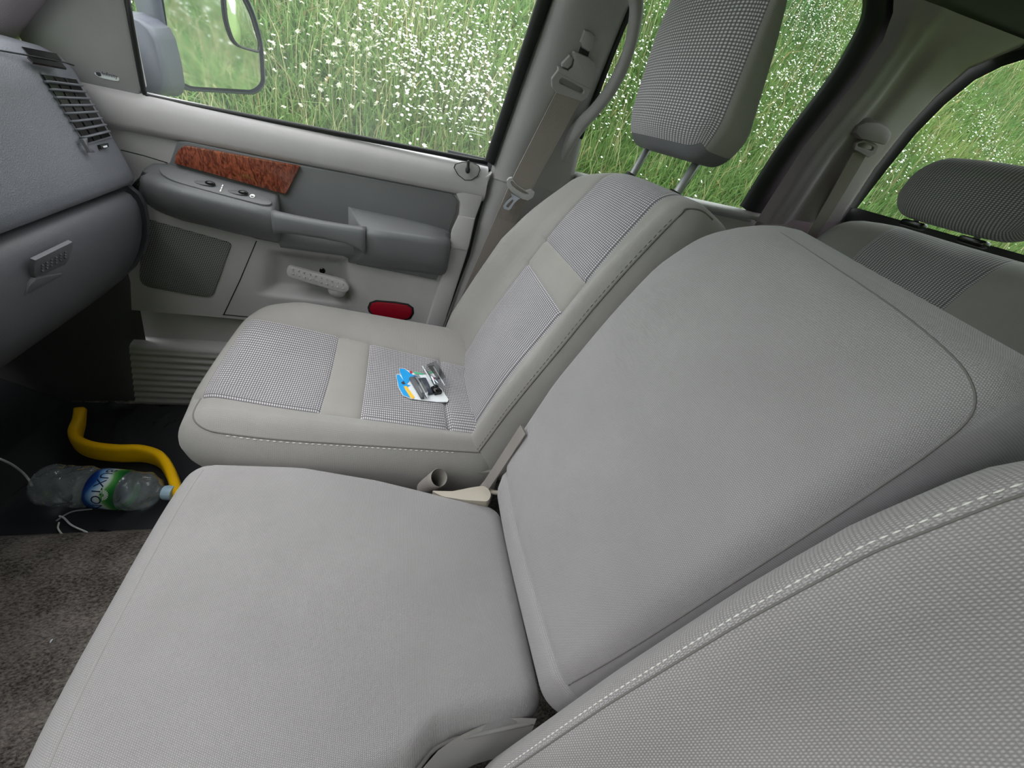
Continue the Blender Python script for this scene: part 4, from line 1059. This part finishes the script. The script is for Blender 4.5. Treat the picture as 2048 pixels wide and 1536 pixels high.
# yellow bent bar
ym = thing('yellow_bar', (.55, .8, FZ), 'bright yellow S-bent plastic bar standing on edge in the footwell', 'bar')
ZT = FZ+.066
yp = [at(*p, 'z', z) for p, z in (((153, 803), ZT+.035), ((150, 828), ZT+.02), ((143, 855), ZT+.005), ((152, 874), ZT), ((182, 886), ZT), ((230, 892), ZT), ((280, 893), ZT), ((316, 905), ZT), ((336, 932), ZT), ((350, 968), ZT), ((364, 1005), ZT), ((372, 1030), ZT))]
yp = catmull([p-np.array([0, 0, .025]) for p in yp], 8)
tube('bar', yp, [(.0110, .012+.014*float(sstep(0, 26, i))) for i in range(len(yp))], MT['yellow'], ym, n=16, flat=.6)
# water bottle ---------------------------------------------------
def petmat():
    m, t, b = newmat('clear_bottle_plastic'); m2 = t
    out = t.nodes['Material Output']; tr = N(t, 'BsdfTransparent'); tr.inputs[0].default_value = (.88, .94, .96, 1)
    g = N(t, 'BsdfGlossy'); g.inputs['Roughness'].default_value = .03; fr = N(t, 'LayerWeight'); fr.inputs[0].default_value = .42
    df = N(t, 'BsdfDiffuse'); df.inputs[0].default_value = (.75, .82, .86, 1)
    nz = S(t, N(t, 'TexNoise'), Scale=38.0, Detail=3.0, Distortion=.8); tcn = N(t, 'TexCoord'); t.links.new(tcn.outputs['Object'], nz.inputs['Vector'])
    bp = S(t, N(t, 'Bump'), Strength=.9, Distance=.008); t.links.new(nz.outputs[0], bp.inputs['Height'])
    t.links.new(bp.outputs[0], g.inputs['Normal']); t.links.new(bp.outputs[0], fr.inputs['Normal'])
    m1 = N(t, 'MixShader'); m1.inputs[0].default_value = .13; t.links.new(tr.outputs[0], m1.inputs[1]); t.links.new(df.outputs[0], m1.inputs[2])
    ma = N(t, 'Math', operation='MULTIPLY'); ma.inputs[1].default_value = .75; t.links.new(fr.outputs['Facing'], ma.inputs[0])
    ms_ = N(t, 'MixShader'); t.links.new(ma.outputs[0], ms_.inputs[0]); t.links.new(m1.outputs[0], ms_.inputs[1]); t.links.new(g.outputs[0], ms_.inputs[2])
    t.links.new(ms_.outputs[0], out.inputs[0]); return m
MT['pet'] = petmat()
wb = thing('water_bottle', (.44, .78, FZ+.01), 'empty crushed clear plastic water bottle with blue and green label, lying in the footwell', 'bottle')
BZ = FZ+.01+.0445
BA = at(82, 968, 'z', BZ); BB = at(346, 986, 'z', BZ); BB[2] = BA[2] = BZ
axb = BB-BA; LB = np.linalg.norm(axb); axb /= LB
def bprof(t):  # radius along the body 0..1
    return interp(t, [0, .012, .03, .06, .36, .40, .44, .64, .66, .70, .78, .86, .90, .905, .96], [.020, .034, .041, .044, .044, .0405, .0435, .0435, .041, .0435, .042, .030, .0155, .0145, .0145])
def bbump(d, r, a):
    t = d/LB; k = 1.0
    if .06 < t < .40: k += .05*math.cos(6*a)*math.sin((t-.06)/.34*math.pi*5)+.02*math.sin(3*a+t*20)
    if .66 < t < .86: k += .06*math.sin(2*a+1.0)*math.sin((t-.66)/.20*math.pi)+.03*math.cos(5*a+t*40)
    if .42 < t < .66: k += .012*math.sin(2*a+.5)
    return r*k
ts = np.linspace(0, .955, 90)
lathe('bottle_body', [(t*LB, bprof(t)) for t in ts], BA, axb, MT['pet'], wb, n=48, bumpf=bbump)
def bpt(t, a, dr=.0006):
    s = np.cross(axb, [0, 0, 1.]); s /= np.linalg.norm(s); w = np.cross(s, axb); r = bbump(t*LB, bprof(t), a)+dr
    return BA+axb*t*LB+(s*math.cos(a)+w*math.sin(a))*r
# which angle faces the camera
best = max(np.linspace(0, 2*math.pi, 73), key=lambda a: (CAM-bpt(.52, a)) @ (bpt(.52, a)-(BA+axb*.52*LB)))
def labelmat():
    m, t, b = newmat('bottle_label'); uv = N(t, 'UVMap'); sp = N(t, 'SeparateXYZ'); t.links.new(uv.outputs[0], sp.inputs[0])
    wv = S(t, N(t, 'TexNoise'), Scale=3.0, Detail=1.0); t.links.new(uv.outputs[0], wv.inputs['Vector'])
    sn = N(t, 'Math', operation='SINE'); mu = N(t, 'Math', operation='MULTIPLY'); mu.inputs[1].default_value = 4.0; t.links.new(sp.outputs[1], mu.inputs[0]); t.links.new(mu.outputs[0], sn.inputs[0])
    ad = N(t, 'Math', operation='MULTIPLY_ADD'); ad.inputs[1].default_value = -.10; t.links.new(sn.outputs[0], ad.inputs[0]); t.links.new(sp.outputs[0], ad.inputs[2])
    cr = N(t, 'ValToRGB'); e = cr.color_ramp.elements
    e[0].position = .0; e[0].color = rgb(18, 40, 100); e[1].position = 1.0; e[1].color = rgb(20, 92, 40)
    for p, c in ((.18, (24, 66, 140)), (.34, (120, 170, 215)), (.52, (214, 226, 236)), (.62, (200, 222, 205)), (.72, (96, 160, 84)), (.86, (38, 120, 48))):
        q = e.new(p); q.color = rgb(*c)
    t.links.new(ad.outputs[0], cr.inputs[0]); t.links.new(cr.outputs[0], b.inputs['Base Color']); b.inputs['Roughness'].default_value = .3; return m
MT['label'] = labelmat()
V = []; F = []; U = []; na, ntt = 64, 10
for i in range(na+1):
    for j in range(ntt+1): V.append(bpt(.425+.225*j/ntt, best+math.pi*2*i/na))
for i in range(na):
    for j in range(ntt):
        F.append((i*(ntt+1)+j, (i+1)*(ntt+1)+j, (i+1)*(ntt+1)+j+1, i*(ntt+1)+j+1)); U.append([(j/ntt, i/na*6.28), (j/ntt, (i+1)/na*6.28), ((j+1)/ntt, (i+1)/na*6.28), ((j+1)/ntt, i/na*6.28)])
lab = obj('bottle_label', V, F, MT['label'], wb, U, tagd={'label': 'blue to green wraparound label'})
sgn = 1.0
# letters run round the bottle, their tops towards the cap
if (bpt(.5, best+.1)-bpt(.5, best)) @ (np.array(at(230, 1020, 'z', BZ))-np.array(at(230, 940, 'z', BZ))) < 0: sgn = -1.0
Vt, Ft = text_mesh('BUXTON', .0265)
obj('label_lettering', [bpt(.525+v[1]/LB, best+sgn*(v[0]*.98)/.0435-sgn*.0, .0011) for v in Vt], Ft, plain('navy_ink', rgb(16, 30, 74), .5), lab, sm=False)
V = []; F = []
for k in range(9):
    a = math.pi*(.05+.9*k/8); q = len(V)
    for (r, w) in ((.0035, .0004), (.011, .0010)):
        for s in (-1, 1):
            tt = r*math.sin(a)+s*w*math.cos(a); aa = r*math.cos(a)-s*w*math.sin(a); V.append(bpt(.575+tt/LB, best+sgn*(aa+.012)/.0435, .0012))
    F.append((q, q+1, q+3, q+2))
obj('sunray_mark', V, F, MT['wink'], lab, sm=False)
cap = lathe('bottle_cap', [(0, .0150), (.004, .0160), (.016, .0160), (.019, .0145), (.0195, 0)], BA+axb*(LB*.93), axb, plain('pale_blue_cap', rgb(176, 205, 226), .4), wb, n=36, bumpf=lambda d, r, a: r*(1+.025*math.cos(24*a)))
# loose cables ---------------------------------------------------
def cable(name, pts, z, r, m, label):
    p = [at(px, py, 'z', z if not isinstance(z, list) else z[i]) for i, (px, py) in enumerate(pts)]
    o = tube(name, catmull(p, 8), r, m, None, n=8); o['label'] = label; o['category'] = 'cable'; return o
cable('cable', [(-40, 903), (0, 918), (25, 930), (45, 945), (58, 960), (64, 972)], [-.20, -.24, -.28, -.32, -.345, -.350], .0022, MT['white'], 'thin white cable hanging down behind the bottle from the left')
cable('cable', [(119, 1032), (128, 1036), (140, 1048), (152, 1055), (168, 1062), (174, 1066), (172, 1074), (165, 1078), (150, 1082)], FZ+.012, .0018, MT['white'], 'thin white lead curled on the mat edge below the bottle')
cable('cable', [(118, 1045), (116, 1056), (122, 1066), (132, 1074), (140, 1078)], FZ+.012, .0016, MT['thread'], 'short pale wire loop at the mat edge beneath the bottle')
cable('cable', [(112, 1042), (130, 1030), (150, 1022), (185, 1018)], FZ+.012, .0016, MT['sail'], 'grey wire lying just under the crushed bottle')
cable('cable', [(196, 1064), (205, 1062), (230, 1066), (262, 1066), (276, 1072), (262, 1074), (236, 1070)], FZ+.012, .0030, MT['blackgloss'], 'black cable lying on the mat near the middle seat')
o = tube('rice_grain', catmull([at(101, 1285, 'z', -.262), at(103, 1281, 'z', -.260), at(105, 1279, 'z', -.261)], 4), .0012, MT['white'], None, n=8); o['label'] = 'tiny white crumb on the brown carpet'; o['category'] = 'crumb'

# ================================================================ blister pack on the passenger cushion
CN = np.array((0, -.08, 1.)); CN /= np.linalg.norm(CN)
CP0 = np.array([.45, .15, pc_def(.45, .15, 0)[2]+.004])
def bp_(px, py, d=0.0): return onp(px, py, CP0+CN*d, CN)
bk2 = thing('blister_pack', tuple(bp_(845, 770)), 'torn open blue blister card with clear plastic trays lying on the checked cushion', 'packaging')
def z2(x, y): return (760+x/11.378, 700+y/11.378)       # crop coordinates of a detail to frame pixels
def crd(name, pts, d, th, m, parent=bk2): return prism(name, [bp_(*z2(*p), d) for p in pts], CN, th, m, parent)
card = crd('card', [(365, 560), (440, 545), (470, 580), (450, 480), (430, 420), (560, 420), (700, 500), (900, 560), (1050, 560), (1200, 700), (1400, 880), (1560, 1130), (1530, 1180), (1300, 1180), (960, 1140), (700, 1105), (520, 1030), (420, 850)], .003, .0015, MT['white'])
crd('blue_print', [(370, 570), (435, 555), (500, 640), (570, 740), (640, 790), (700, 800), (560, 880), (640, 1000), (690, 1090), (530, 1025), (430, 850)], .0036, .0003, MT['bluecard'], card)
crd('blue_print', [(450, 490), (440, 425), (560, 425), (640, 490), (760, 570), (860, 600), (690, 620), (660, 720), (600, 790), (540, 700)], .0038, .0003, MT['bluecard'], card)
crd('yellow_print', [(540, 830), (600, 815), (700, 950), (790, 1075), (745, 1110), (680, 1060), (600, 930)], .0042, .0003, plain('yellow_print', rgb(250, 200, 60), .5), card)
crd('green_print', [(760, 490), (880, 510), (1000, 540), (980, 560), (860, 545), (790, 540)], .0044, .0003, plain('green_print', rgb(80, 190, 140), .5), card)
crd('red_print', [(670, 480), (720, 470), (740, 520), (690, 540)], .0044, .0003, plain('red_print', rgb(190, 40, 50), .5), card)
crd('punch_hole', [(480, 740), (540, 700), (580, 770), (520, 780)], .0044, .0003, MT['ink'], card)
MT['blister'] = pane('clear_blister', (.93, .95, .97, 1), .15)
def tray(pts, h, cont):
    base = [np.array(bp_(*z2(*p), .004)) for p in pts]; n = len(base); cc = sum(base)/n
    topp = [cc+(b-cc)*.86+CN*h for b in base]; V = base+topp; F = [(i, (i+1) % n, n+(i+1) % n, n+i) for i in range(n)]+[tuple(range(n, 2*n))]
    t = obj('clear_tray', V, F, MT['blister'], bk2, sm=False)
    return t
# trays are about 14 mm deep; their floors are where the card is
tray([(700, 640), (850, 620), (1090, 1080), (1010, 1130), (930, 1090)], .014, 1)
tray([(985, 480), (1230, 380), (1500, 830), (1290, 880)], .022, 2)
def rod(name, a, b, r, m, ha=.008):
    A_ = np.array(bp_(*z2(*a), ha)); B_ = np.array(bp_(*z2(*b), ha)); return tube(name, [A_, A_*.5+B_*.5, B_], r, m, bk2, n=10, flat=.7)
rod('holder', (730, 640), (1000, 1080), (.0075, .005), MT['dark'])
rod('holder_rim', (850, 640), (1080, 1080), .0014, MT['white'], .013)
rod('dark_insert', (960, 660), (1120, 1000), (.010, .004), plain('dark_slate_insert', rgb(66, 72, 84), .4), .006)
rod('cartridge', (1080, 430), (1220, 400), (.006, .006), MT['blackgloss'], .016)
rod('handle_piece', (1100, 470), (1290, 800), (.0062, .005), MT['metal'], .012)
rod('red_mark', (1160, 520), (1240, 660), .0010, MT['red'], .018)
rod('tray_rim', (960, 360), (1160, 690), .0012, MT['white'], .020)
rod('tray_rim', (1220, 380), (1470, 800), .0012, MT['white'], .022)
rod('black_block', (1230, 860), (1330, 980), (.010, .007), MT['blackgloss'], .008)
# ================================================================ outside mirror
mr_ = thing('wing_mirror', (1.05, .74, .44), 'large black towing mirror outside the front window with a small round-cornered spotter glass', 'mirror')
MN = np.array((-.42, -.90, -.06)); MN /= np.linalg.norm(MN); MC = np.array((1.12, .66, .5))
def mp_(px, py, d=0.0): return onp(px, py, MC+MN*d, MN)
face = rounded([(318, -60), (345, 120), (366, 172), (505, 180), (522, 165), (518, 90), (500, 25), (470, -30), (440, -60)], [10, 40, 25, 22, 14, 30, 30, 30, 20], 4)
rim = rounded([(300, -75), (337, 125), (358, 181), (512, 190), (531, 172), (527, 85), (508, 18), (478, -42), (445, -75)], [10, 40, 25, 22, 14, 30, 30, 30, 20], 4)
fo = [mp_(*p) for p in rim]; n = len(fo)
back = MC-MN*.14
def inset(P, k, d): c = sum(P)/len(P); return [c+(p-c)*k-MN*d for p in P]
loft('housing', [inset(fo, .955, -.003), inset(fo, 1.0, .0), inset(fo, 1.0, .018), inset(fo, .97, .045), inset(fo, .86, .085), inset(fo, .60, .115), inset(fo, .15, .125)], MT['blackhouse'] if 'blackhouse' in MT else plain('mirror_housing', rgb(70, 76, 88), .5), mr_, closed_ring=True)
prism('mirror_glass', [mp_(*p, .004) for p in face], MN, .006, MT['mirror'], mr_, bevel=.0)
spo = rounded([(447, -40), (452, 40), (470, 92), (516, 104), (519, 90), (500, 25), (474, -25)], [10, 30, 26, 4, 20, 20, 20], 4)
# the spotter: a separate, slightly domed glass turned outward
spc = [mp_(*p, .0075) for p in spo]; cc = sum(spc)/len(spc); V = [cc+MN*.010]; F = []
for k in (.33, .66, 1.0):
    for p in spc: V.append(cc+(p-cc)*k+MN*.010*(1-k*k))
m = len(spc)
for i in range(m): F.append((0, 1+i, 1+(i+1) % m))
for r in range(2):
    for i in range(m): F.append((1+r*m+i, 1+(r+1)*m+i, 1+(r+1)*m+(i+1) % m, 1+r*m+(i+1) % m))
fix_normals(obj('spotter_glass', V, F, MT['mirror'], mr_))
tube('spotter_rim', [p+MN*.001 for p in spc], .0028, MT['black'], mr_, n=6, closed=True)
arm = [np.array((.86, .86, .50)), np.array((.93, .82, .49)), (mp_(300, 100)+np.array([.02, .05, 0]))]
tube('mirror_arm', [at(255, 110, 'x', .86), at(275, 112, 'x', .93), at(310, 112, 'x', 1.02)], [(.05, .062), (.05, .066), (.05, .075)], plain('mirror_arm', rgb(74, 78, 90), .5), mr_, n=16, flat=.6)

# ================================================================ the flowering bank outside
def terr(x, y):
    base = -1.05
    z = base+sstep(1.1, 2.35, x)*1.0+sstep(-1.7, -3.6, x)*4.2  # left rise is out of view, added to cut light from the driver's side
    z = z+np.maximum(0, x-2.3)*.70*sstep(2.2, 2.8, x)
    z = np.where(x > 10.5, z-(x-10.5)*.60, z)
    return z+.05*np.sin(x*2.1+y*1.3)*sstep(1.6, 2.6, x)+.06*np.sin(y*.9+1.0)*sstep(1.6, 3, x)
def soil():
    m, t, b = newmat('meadow_soil'); nz = S(t, N(t, 'TexNoise'), Scale=6.0, Detail=6.0); tcn = N(t, 'TexCoord'); t.links.new(tcn.outputs['Object'], nz.inputs['Vector'])
    cr = N(t, 'ValToRGB'); e = cr.color_ramp.elements; e[0].color = rgb(70, 96, 48); e[1].color = rgb(128, 150, 84); t.links.new(nz.outputs[0], cr.inputs[0]); t.links.new(cr.outputs[0], b.inputs['Base Color']); b.inputs['Roughness'].default_value = 1
    return m
gx_ = np.concatenate([np.linspace(-16, .8, 8), np.linspace(1.0, 11, 44), np.linspace(12, 22, 5)]); gy_ = np.linspace(-30, 16, 80)
V = [(x, y, float(terr(np.array(x), np.array(y)))) for x in gx_ for y in gy_]; ny = len(gy_)
F = [(i*ny+j, (i+1)*ny+j, (i+1)*ny+j+1, i*ny+j+1) for i in range(len(gx_)-1) for j in range(ny-1)]
obj('ground', V, F, soil(), None, tagd=STR)
def inwin(P):
    """rough test: a point seen through one of the openings, or near them"""
    q = project(P); return (q[:, 2] > .5) & (q[:, 0] > 150) & (q[:, 0] < 2150) & (q[:, 1] > -160) & (q[:, 1] < 620)
def scatter(n, x0=1.9, x1=9.5, y0=-15, y1=6.5, pw=1.35):
    out = []
    tot = 0
    while tot < n:
        m = n*3
        x = rng.uniform(x0, x1, m); y = rng.uniform(y0, y1, m); d = np.hypot(x-CAM[0], y-CAM[1])
        k = rng.random(m) < (2.4/d)**pw
        P = np.stack([x[k], y[k]], 1); out.append(P); tot += len(P)
    return np.concatenate(out)[:n]
def blobs(P, seeds, s):
    r = np.zeros(len(P))
    for (a, b, w, h) in seeds: r += h*np.exp(-(((P[:, 0]-a)*1.2)**2+((P[:, 1]-b))**2)/(w*w))
    return r
tone = [(rng.uniform(2, 9), rng.uniform(-14, 6), rng.uniform(.25, .9), rng.uniform(-1, 1)) for _ in range(240)]
def blades(name, P, h, w, cols, lean, m):
    n = len(P); z = terr(P[:, 0], P[:, 1])-.03; an = rng.uniform(0, 2*np.pi, n); la = rng.uniform(0, 2*np.pi, n); ll = lean*rng.random(n)*h
    dx, dy = np.cos(an)*w/2, np.sin(an)*w/2; lx, ly = np.cos(la)*ll, np.sin(la)*ll
    V = np.empty((n, 5, 3))
    V[:, 0] = np.stack([P[:, 0]-dx, P[:, 1]-dy, z], 1); V[:, 1] = np.stack([P[:, 0]+dx, P[:, 1]+dy, z], 1)
    mx, my = P[:, 0]+lx*.35, P[:, 1]+ly*.35; zm = z+h*.6
    V[:, 2] = np.stack([mx+dx*.85, my+dy*.85, zm], 1); V[:, 3] = np.stack([mx-dx*.85, my-dy*.85, zm], 1)
    V[:, 4] = np.stack([P[:, 0]+lx, P[:, 1]+ly, z+h*(1-.25*ll/h)], 1)
    me = bpy.data.meshes.new(name); me.vertices.add(n*5); me.vertices.foreach_set('co', V.ravel())
    b = (np.arange(n)*5)[:, None]; li = np.concatenate([b+np.array([0, 1, 2, 3]), b+np.array([3, 2, 4])], 1).ravel()
    me.loops.add(n*7); me.loops.foreach_set('vertex_index', li.astype(np.int32))
    me.polygons.add(n*2); ls = np.stack([np.arange(n)*7, np.arange(n)*7+4], 1).ravel(); me.polygons.foreach_set('loop_start', ls.astype(np.int32))
    try: me.polygons.foreach_set('loop_total', np.tile([4, 3], n).astype(np.int32))
    except Exception: pass
    me.update(calc_edges=True)
    at_ = me.color_attributes.new('Col', 'FLOAT_COLOR', 'POINT'); c4 = np.ones((n, 5, 4)); c4[:, :, :3] = cols[:, None, :]; at_.data.foreach_set('color', c4.ravel())
    me.materials.append(m); o = bpy.data.objects.new(name, me); COL.objects.link(o); o['kind'] = 'stuff'; return o
def leafmat():
    m, t, b = newmat('grass_blades'); out = t.nodes['Material Output']; a = N(t, 'Attribute', attribute_name='Col')
    t.links.new(a.outputs[0], b.inputs['Base Color']); b.inputs['Roughness'].default_value = .6; b.inputs['Specular IOR Level'].default_value = .25
    tl_ = N(t, 'BsdfTranslucent'); t.links.new(a.outputs[0], tl_.inputs[0]); mx = N(t, 'MixShader'); mx.inputs[0].default_value = .4
    t.links.new(b.outputs[0], mx.inputs[1]); t.links.new(tl_.outputs[0], mx.inputs[2]); t.links.new(mx.outputs[0], out.inputs[0]); return m
MT['grass'] = leafmat()
def palette(P, base):
    n = len(P); k = np.clip(blobs(P, tone, 1)*.6, -1, 1)[:, None]
    a = np.array([.23, .37, .13]); bb = np.array([.36, .46, .17]); c_ = np.array([.14, .28, .13])
    col = np.where(k > 0, a*(1-k)+bb*k, a*(1+k)+c_*(-k))*base
    col = col*rng.uniform(.72, 1.3, (n, 1)); dry = rng.random(n) < .06; col[dry] = np.array([.55, .47, .24])*rng.uniform(.6, 1.1, (dry.sum(), 1)); return np.clip(col, .01, .9)
NG = 200000
P = scatter(NG); d = np.hypot(P[:, 0]-CAM[0], P[:, 1]-CAM[1]); hh = rng.uniform(.10, .28, NG)*(1+.3*np.clip(blobs(P, tone, 1), -.8, .8))
o = blades('meadow_grass', P, hh, (.0045+.0012*d)*rng.uniform(.7, 1.4, NG), palette(P, 1.0), .9, MT['grass']); o['label'] = 'green meadow grass covering the bank outside the windows'; o['category'] = 'grass'
P = scatter(150000, pw=1.5); d = np.hypot(P[:, 0]-CAM[0], P[:, 1]-CAM[1])
o = blades('meadow_leaves', P, rng.uniform(.08, .30, len(P)), (.007+.0015*d)*rng.uniform(.6, 1.5, len(P)), palette(P, .95), 1.7, MT['grass']); o['label'] = 'broad green weed leaves among the meadow grass'; o['category'] = 'weeds'
P = scatter(9000, pw=1.2); d = np.hypot(P[:, 0]-CAM[0], P[:, 1]-CAM[1])
o = blades('dry_stalks', P, rng.uniform(.3, .55, len(P)), (.003+.0006*d), np.clip(np.array([.62, .56, .34])*rng.uniform(.6, 1.1, (len(P), 1)), 0, 1), .5, MT['grass']); o['label'] = 'tall dry straw coloured stalks in the meadow grass'; o['category'] = 'stalks'
# daisies --------------------------------------------------------
MT['petal'] = plain('daisy_petal', (.74, .74, .71, 1), .7); MT['eye'] = plain('daisy_eye', rgb(240, 216, 120), .7)
patch = [(rng.uniform(2.4, 8.5), rng.uniform(-13, 4.5), rng.uniform(.18, .7), rng.uniform(.3, 1)) for _ in range(150)]
ext = []
for (px, py, w, h) in ((600, 60, .25, .7), (880, 50, .3, 1.6), (1010, 60, .3, 2.0), (650, 190, .2, .8), (560, 150, .2, .6), (900, 230, .2, 1.2), (760, 150, .3, 1.3), (960, 200, .25, 2.2), (830, 170, .2, 1.6), (700, 110, .2, .9), (960, 140, .30, 2.4), (800, 90, .35, 1.2), (720, 40, .5, 1.2), (420, 80, .3, .7), (1680, 110, .4, 2), (1610, 180, .35, 2), (1570, 260, .4, 2.4), (1300, 30, .5, 1.4), (1220, 150, .45, 2.2), (1860, 310, .45, 1.6), (1960, 270, .5, 1.6), (1780, 340, .35, 1.6), (1600, 40, .4, 1.0), (1700, 20, .5, 1.8), (1200, 240, .3, .8)):
    r = ray(px, py); s = np.linspace(1.5, 16, 600); Q = CAM+r*s[:, None]; hit = np.argmax(Q[:, 2] < terr(Q[:, 0], Q[:, 1])+.28)
    ext.append((Q[hit, 0], Q[hit, 1], w*Q[hit, 0]/3.2, h))
P = scatter(260000, x0=2.2, pw=.9)
pr = np.clip(np.maximum(0, blobs(P, patch, 1)-.30)*.10+np.maximum(0, blobs(P, ext, 1)-.45)*.17+.007, 0, 1)
P = P[rng.random(len(P)) < pr][:30000]
z = terr(P[:, 0], P[:, 1])+rng.uniform(.20, .38, len(P))
FL = np.stack([P[:, 0], P[:, 1], z], 1)
def daisy_mesh(np_=12, r=.019, variant=0):
    V = [(0, 0, .002)]; F = []; mi = []
    for k in range(np_):
        a = 2*math.pi*k/np_; rr = r*(1+.12*math.sin(k*2.7+variant)); dp = -.003-.003*math.cos(k*1.7+variant)
        a0, a1 = a-.19, a+.19; V += [(.006*math.cos(a0), .006*math.sin(a0), .001), (rr*math.cos(a0*.6+a*.4), rr*math.sin(a0*.6+a*.4), dp), (rr*math.cos(a1*.6+a*.4), rr*math.sin(a1*.6+a*.4), dp), (.006*math.cos(a1), .006*math.sin(a1), .001)]
        q = 1+4*k; F.append((q, q+1, q+2, q+3)); mi.append(0)
    c = len(V)
    for k in range(6): a = 2*math.pi*k/6; V.append((.0048*math.cos(a), .0048*math.sin(a), .0015))
    V.append((0, 0, .0055))
    for k in range(6): F.append((c+k, c+(k+1) % 6, c+6)); mi.append(1)
    s = len(V); V += [(-.001, 0, 0), (.001, 0, 0), (.001, .002, -.20), (-.001, .002, -.20)]; F.append((s, s+1, s+2, s+3)); mi.append(2)
    me = bpy.data.meshes.new('daisy'); me.from_pydata(V, [], F); me.materials.append(MT['petal']); me.materials.append(MT['eye']); me.materials.append(MT['stalk']); me.polygons.foreach_set('material_index', mi); me.update(); return me
MT['stalk'] = plain('daisy_stalk', rgb(96, 130, 60), .8)
dmesh = [daisy_mesh(12, .019, 0), daisy_mesh(11, .018, 1.3), daisy_mesh(13, .020, 2.6)]
pj = project(FL); vis = (pj[:, 2] > .3) & (pj[:, 1] > 0) & (pj[:, 1] < 480) & (pj[:, 0] > 255) & (pj[:, 0] < 2048)
inf = ((pj[:, 0] > 530) & (pj[:, 0] < 1085-.33*pj[:, 1]) & (pj[:, 1] < 190+.194*(pj[:, 0]-290))) | ((pj[:, 0] > 1545) & (pj[:, 0] < 1730-.62*pj[:, 1])) | ((pj[:, 0] > 1190) & (pj[:, 0] < 1250) & (pj[:, 1] > 130))
size = np.where(vis & inf, 1/pj[:, 2], 0); order = np.argsort(-size); first = [i for i in order[:300] if size[i] > 0]
lookv = []
for i in first:
    o = bpy.data.objects.new('daisy', dmesh[i % 3]); COL.objects.link(o); o.location = FL[i]
    o.rotation_euler = (rng.normal(.0, .30), rng.normal(-.35, .30), rng.uniform(0, 6.28)); s = rng.uniform(.46, .80); o.scale = (s, s, s)
    fr_ = pj[i, 0] < 1100; u_ = (pj[i, 0]-530)/(1085-.33*pj[i, 1]-530); lo_ = pj[i, 1] > 120
    wh = ('near the wing mirror' if u_ < .3 else 'amid the front window' if u_ < .66 else 'near the B-pillar')
    wl = 'low by the sill' if lo_ else 'high up'
    o['label'] = 'white daisy on the bank '+wh+', '+wl if fr_ else 'white daisy on the bank through the rear door window'; o['category'] = 'flower'; o['group'] = 'daisies '+wh+', '+wl if fr_ else 'daisies beyond the rear door window'
rest = np.ones(len(FL), bool); rest[first] = False; R_ = FL[rest]; n = len(R_)
V = np.empty((n, 10, 3)); cols = np.empty((n, 10, 4))
ti = rng.normal(-.35, .3, n); tj = rng.normal(0, .3, n); rad = rng.uniform(.0065, .0115, n)
ex = np.stack([np.cos(ti), np.zeros(n), -np.sin(ti)], 1); ey = np.stack([np.zeros(n), np.cos(tj), np.sin(tj)], 1)
for k in range(8):
    a = 2*math.pi*k/8; V[:, k] = R_+(ex*math.cos(a)+ey*math.sin(a))*(rad*(1+.15*math.sin(k*3)))[:, None]
V[:, 8] = R_+np.array([0, 0, .004]); V[:, 9] = R_+np.array([0, 0, .004])
fa = []; base = (np.arange(n)*10)[:, None]
F = np.concatenate([base+np.array([k, (k+1) % 8, 8]) for k in range(8)], 0)
me = bpy.data.meshes.new('distant_daisies'); me.vertices.add(n*10); me.vertices.foreach_set('co', V.ravel()); nf = len(F)
me.loops.add(nf*3); me.loops.foreach_set('vertex_index', F.ravel().astype(np.int32)); me.polygons.add(nf); me.polygons.foreach_set('loop_start', (np.arange(nf)*3).astype(np.int32))
try: me.polygons.foreach_set('loop_total', np.full(nf, 3, np.int32))
except Exception: pass
me.update(calc_edges=True); me.materials.append(MT['petal']); o = bpy.data.objects.new('distant_daisies', me); COL.objects.link(o); o['kind'] = 'stuff'; o['label'] = 'drifts of small white daisies farther up the grass bank'; o['category'] = 'flowers'
